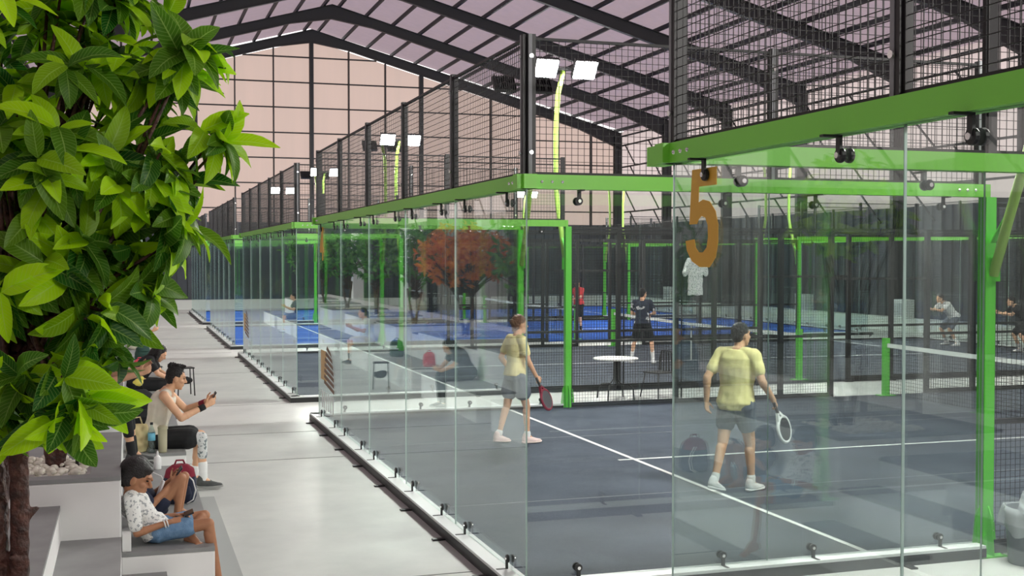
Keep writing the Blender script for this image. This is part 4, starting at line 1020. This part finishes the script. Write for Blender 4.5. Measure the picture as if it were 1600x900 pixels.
t = thing('squeeze_bottle', 'small white bottle standing on the end of the boy\'s bench', 'bottle', (.27, 12.02, .451))
MB().lathe([(.001, 0), (.033, 0), (.035, .01), (.034, .11), (.014, .135), (.001, .135)], (0,0,0), 20).build('bottle_body', M['phone_white'], t, True)
MB().lathe([(.001, .135), (.013, .135), (.008, .175), (.001, .18)], (0,0,0), 16).build('nozzle', M['phone_white'], t)
# seats and table between the courts
def chair(lb, loc, rz, back=True, grp=None):
    t = thing('metal_chair', lb, 'chair', loc, rz, grp)
    bevel(MB().box(-.2, -.2, .43, .2, .2, .455).build('seat', M['black'], t), .01)
    for sx in (-1, 1):
        for sy in (-1, 1): MB().tube([(sx*.17, sy*.17, .43), (sx*.20, sy*.20, .2), (sx*.23, sy*.23, 0)], .012, 8).build('leg', M['black'], t, True)
    if back:
        b = MB().tube([(-.19, -.18, .43), (-.22, -.19, .7), (-.19, -.1, .82), (-.19, .1, .82), (-.22, .19, .7), (-.19, .18, .43)], .012, 8); b.build('back_frame', M['black'], t, True)
        bp = MB()
        for i in range(5): bp.bar((-.195, -.14+i*.07, .45), (-.195, -.12+i*.06, .81), .012, .03)
        bp.build('backrest', M['black'], t)
    return t
chair('black metal chair with curved back right of the round white table', (9.05, 19.55, 0), math.radians(200), True, None)
t = thing('round_table', 'round white table with four curved black legs between the courts', 'table', (8.2, 19.5, 0))
MB().lathe([(.001, .70), (.38, .70), (.4, .71), (.4, .725), (.38, .73), (.001, .73)], (0,0,0), 40).build('tabletop', M['white'], t)
for i in range(4):
    a = PI/4+i*PI/2; c, s = math.cos(a), math.sin(a)
    MB().tube([(c*.03, s*.03, .70), (c*.04, s*.04, .35), (c*.1, s*.1, .27), (c*.26, s*.26, .26), (c*.33, s*.33, .2), (c*.35, s*.35, 0)], .014, 8).build('leg', M['black'], t, True)
t = thing('folding_stool', 'small black folding stool standing out in the corridor', 'stool', (.98, 22.4, 0), .2)
MB().box(-.15, -.14, .49, .15, .14, .51).build('seat', M['black'], t)
for sx in (-1, 1):
    for sy in (-1, 1): MB().tube([(sx*.13, sy*.12, .49), (sx*.15, sy*.14, 0)], .011, 8).build('leg', M['black'], t, True)
put('seat_sling', soft([('e', (.02, 0, .27), (.13, .11, .07)), ('e', (-.03, .02, .30), (.09, .09, .05))], M['black_cloth'], .01, .01, 18), t)
_lm, _nt, _p = nodes('milky_film'); M['liner'] = _lm; _p.inputs['Base Color'].default_value = lin(225, 230, 235); _p.inputs['Alpha'].default_value = .38; _p.inputs['Roughness'].default_value = .2
# bin with a clear liner beside the green post
t = thing('waste_bin', 'grey plastic bin with clear bag liner beside the tall green post', 'bin', (6.99, 7.97, 0))
MB().lathe([(.001, .0), (.14, .0), (.145, .01), (.172, .44), (.18, .46), (.165, .46), (.135, .02), (.001, .02)], (0,0,0), 28).build('bin_body', M['bin'], t, True)
r_ = random.Random(4); prof = []
lin_ = MB(); seg = 40; vs = []
for (r, z, w) in ((.15, .30, 0), (.165, .44, 0), (.185, .475, .006), (.20, .42, .012), (.205, .34, .02), (.20, .28, .025)):
    for k in range(seg):
        a = 2*PI*k/seg; rr = r+w*math.sin(a*5+z*9)+w*.6*math.sin(a*9); vs.append((rr*math.cos(a), rr*math.sin(a), z+w*1.6*math.sin(a*3)))
lin_.add(vs, [(i*seg+k, i*seg+(k+1) % seg, (i+1)*seg+(k+1) % seg, (i+1)*seg+k) for i in range(5) for k in range(seg)])
lin_.build('bag_liner', M['liner'], t, True)
l2 = MB(); l2.cone((-.12, -.1, .47), (-.1, -.07, .60), .05, .018, 12); put('liner_knot', evaluated(l2, M['liner'], .008, 2, .012, 26), t)
# shirt hung on the mesh between the courts
t = thing('hung_shirt', 'white patterned T-shirt hung on the mesh below the gold number 5', 'shirt', (9.12, 18.25, 1.86)); t.scale = (.72, 1, 1)
c = MB(); Xa, Ya = V((1,0,0)), V((0,1,0))
c.loft([((0, 0, 0), Xa, Ya, .20, .035), ((0, 0, .3), Xa, Ya, .19, .04), ((0, 0, .56), Xa, Ya, .21, .035), ((0, 0, .66), Xa, Ya, .12, .025)], 20, 2.6)
for s in (1, -1): c.cone((s*.17, 0, .57), (s*.27, 0, .38), .065, .075, 12, .5, (0,1,0))
put('shirt_body', evaluated(c, M['pattern_white'], .012, 3, .014, 10), t)
MB().bar((0, .0, .62), (0, .05, .68), .01, .01).tube([(-.16, 0, .58), (0, 0, .645), (.16, 0, .58)], .008, 8).build('hanger', M['black'], t)
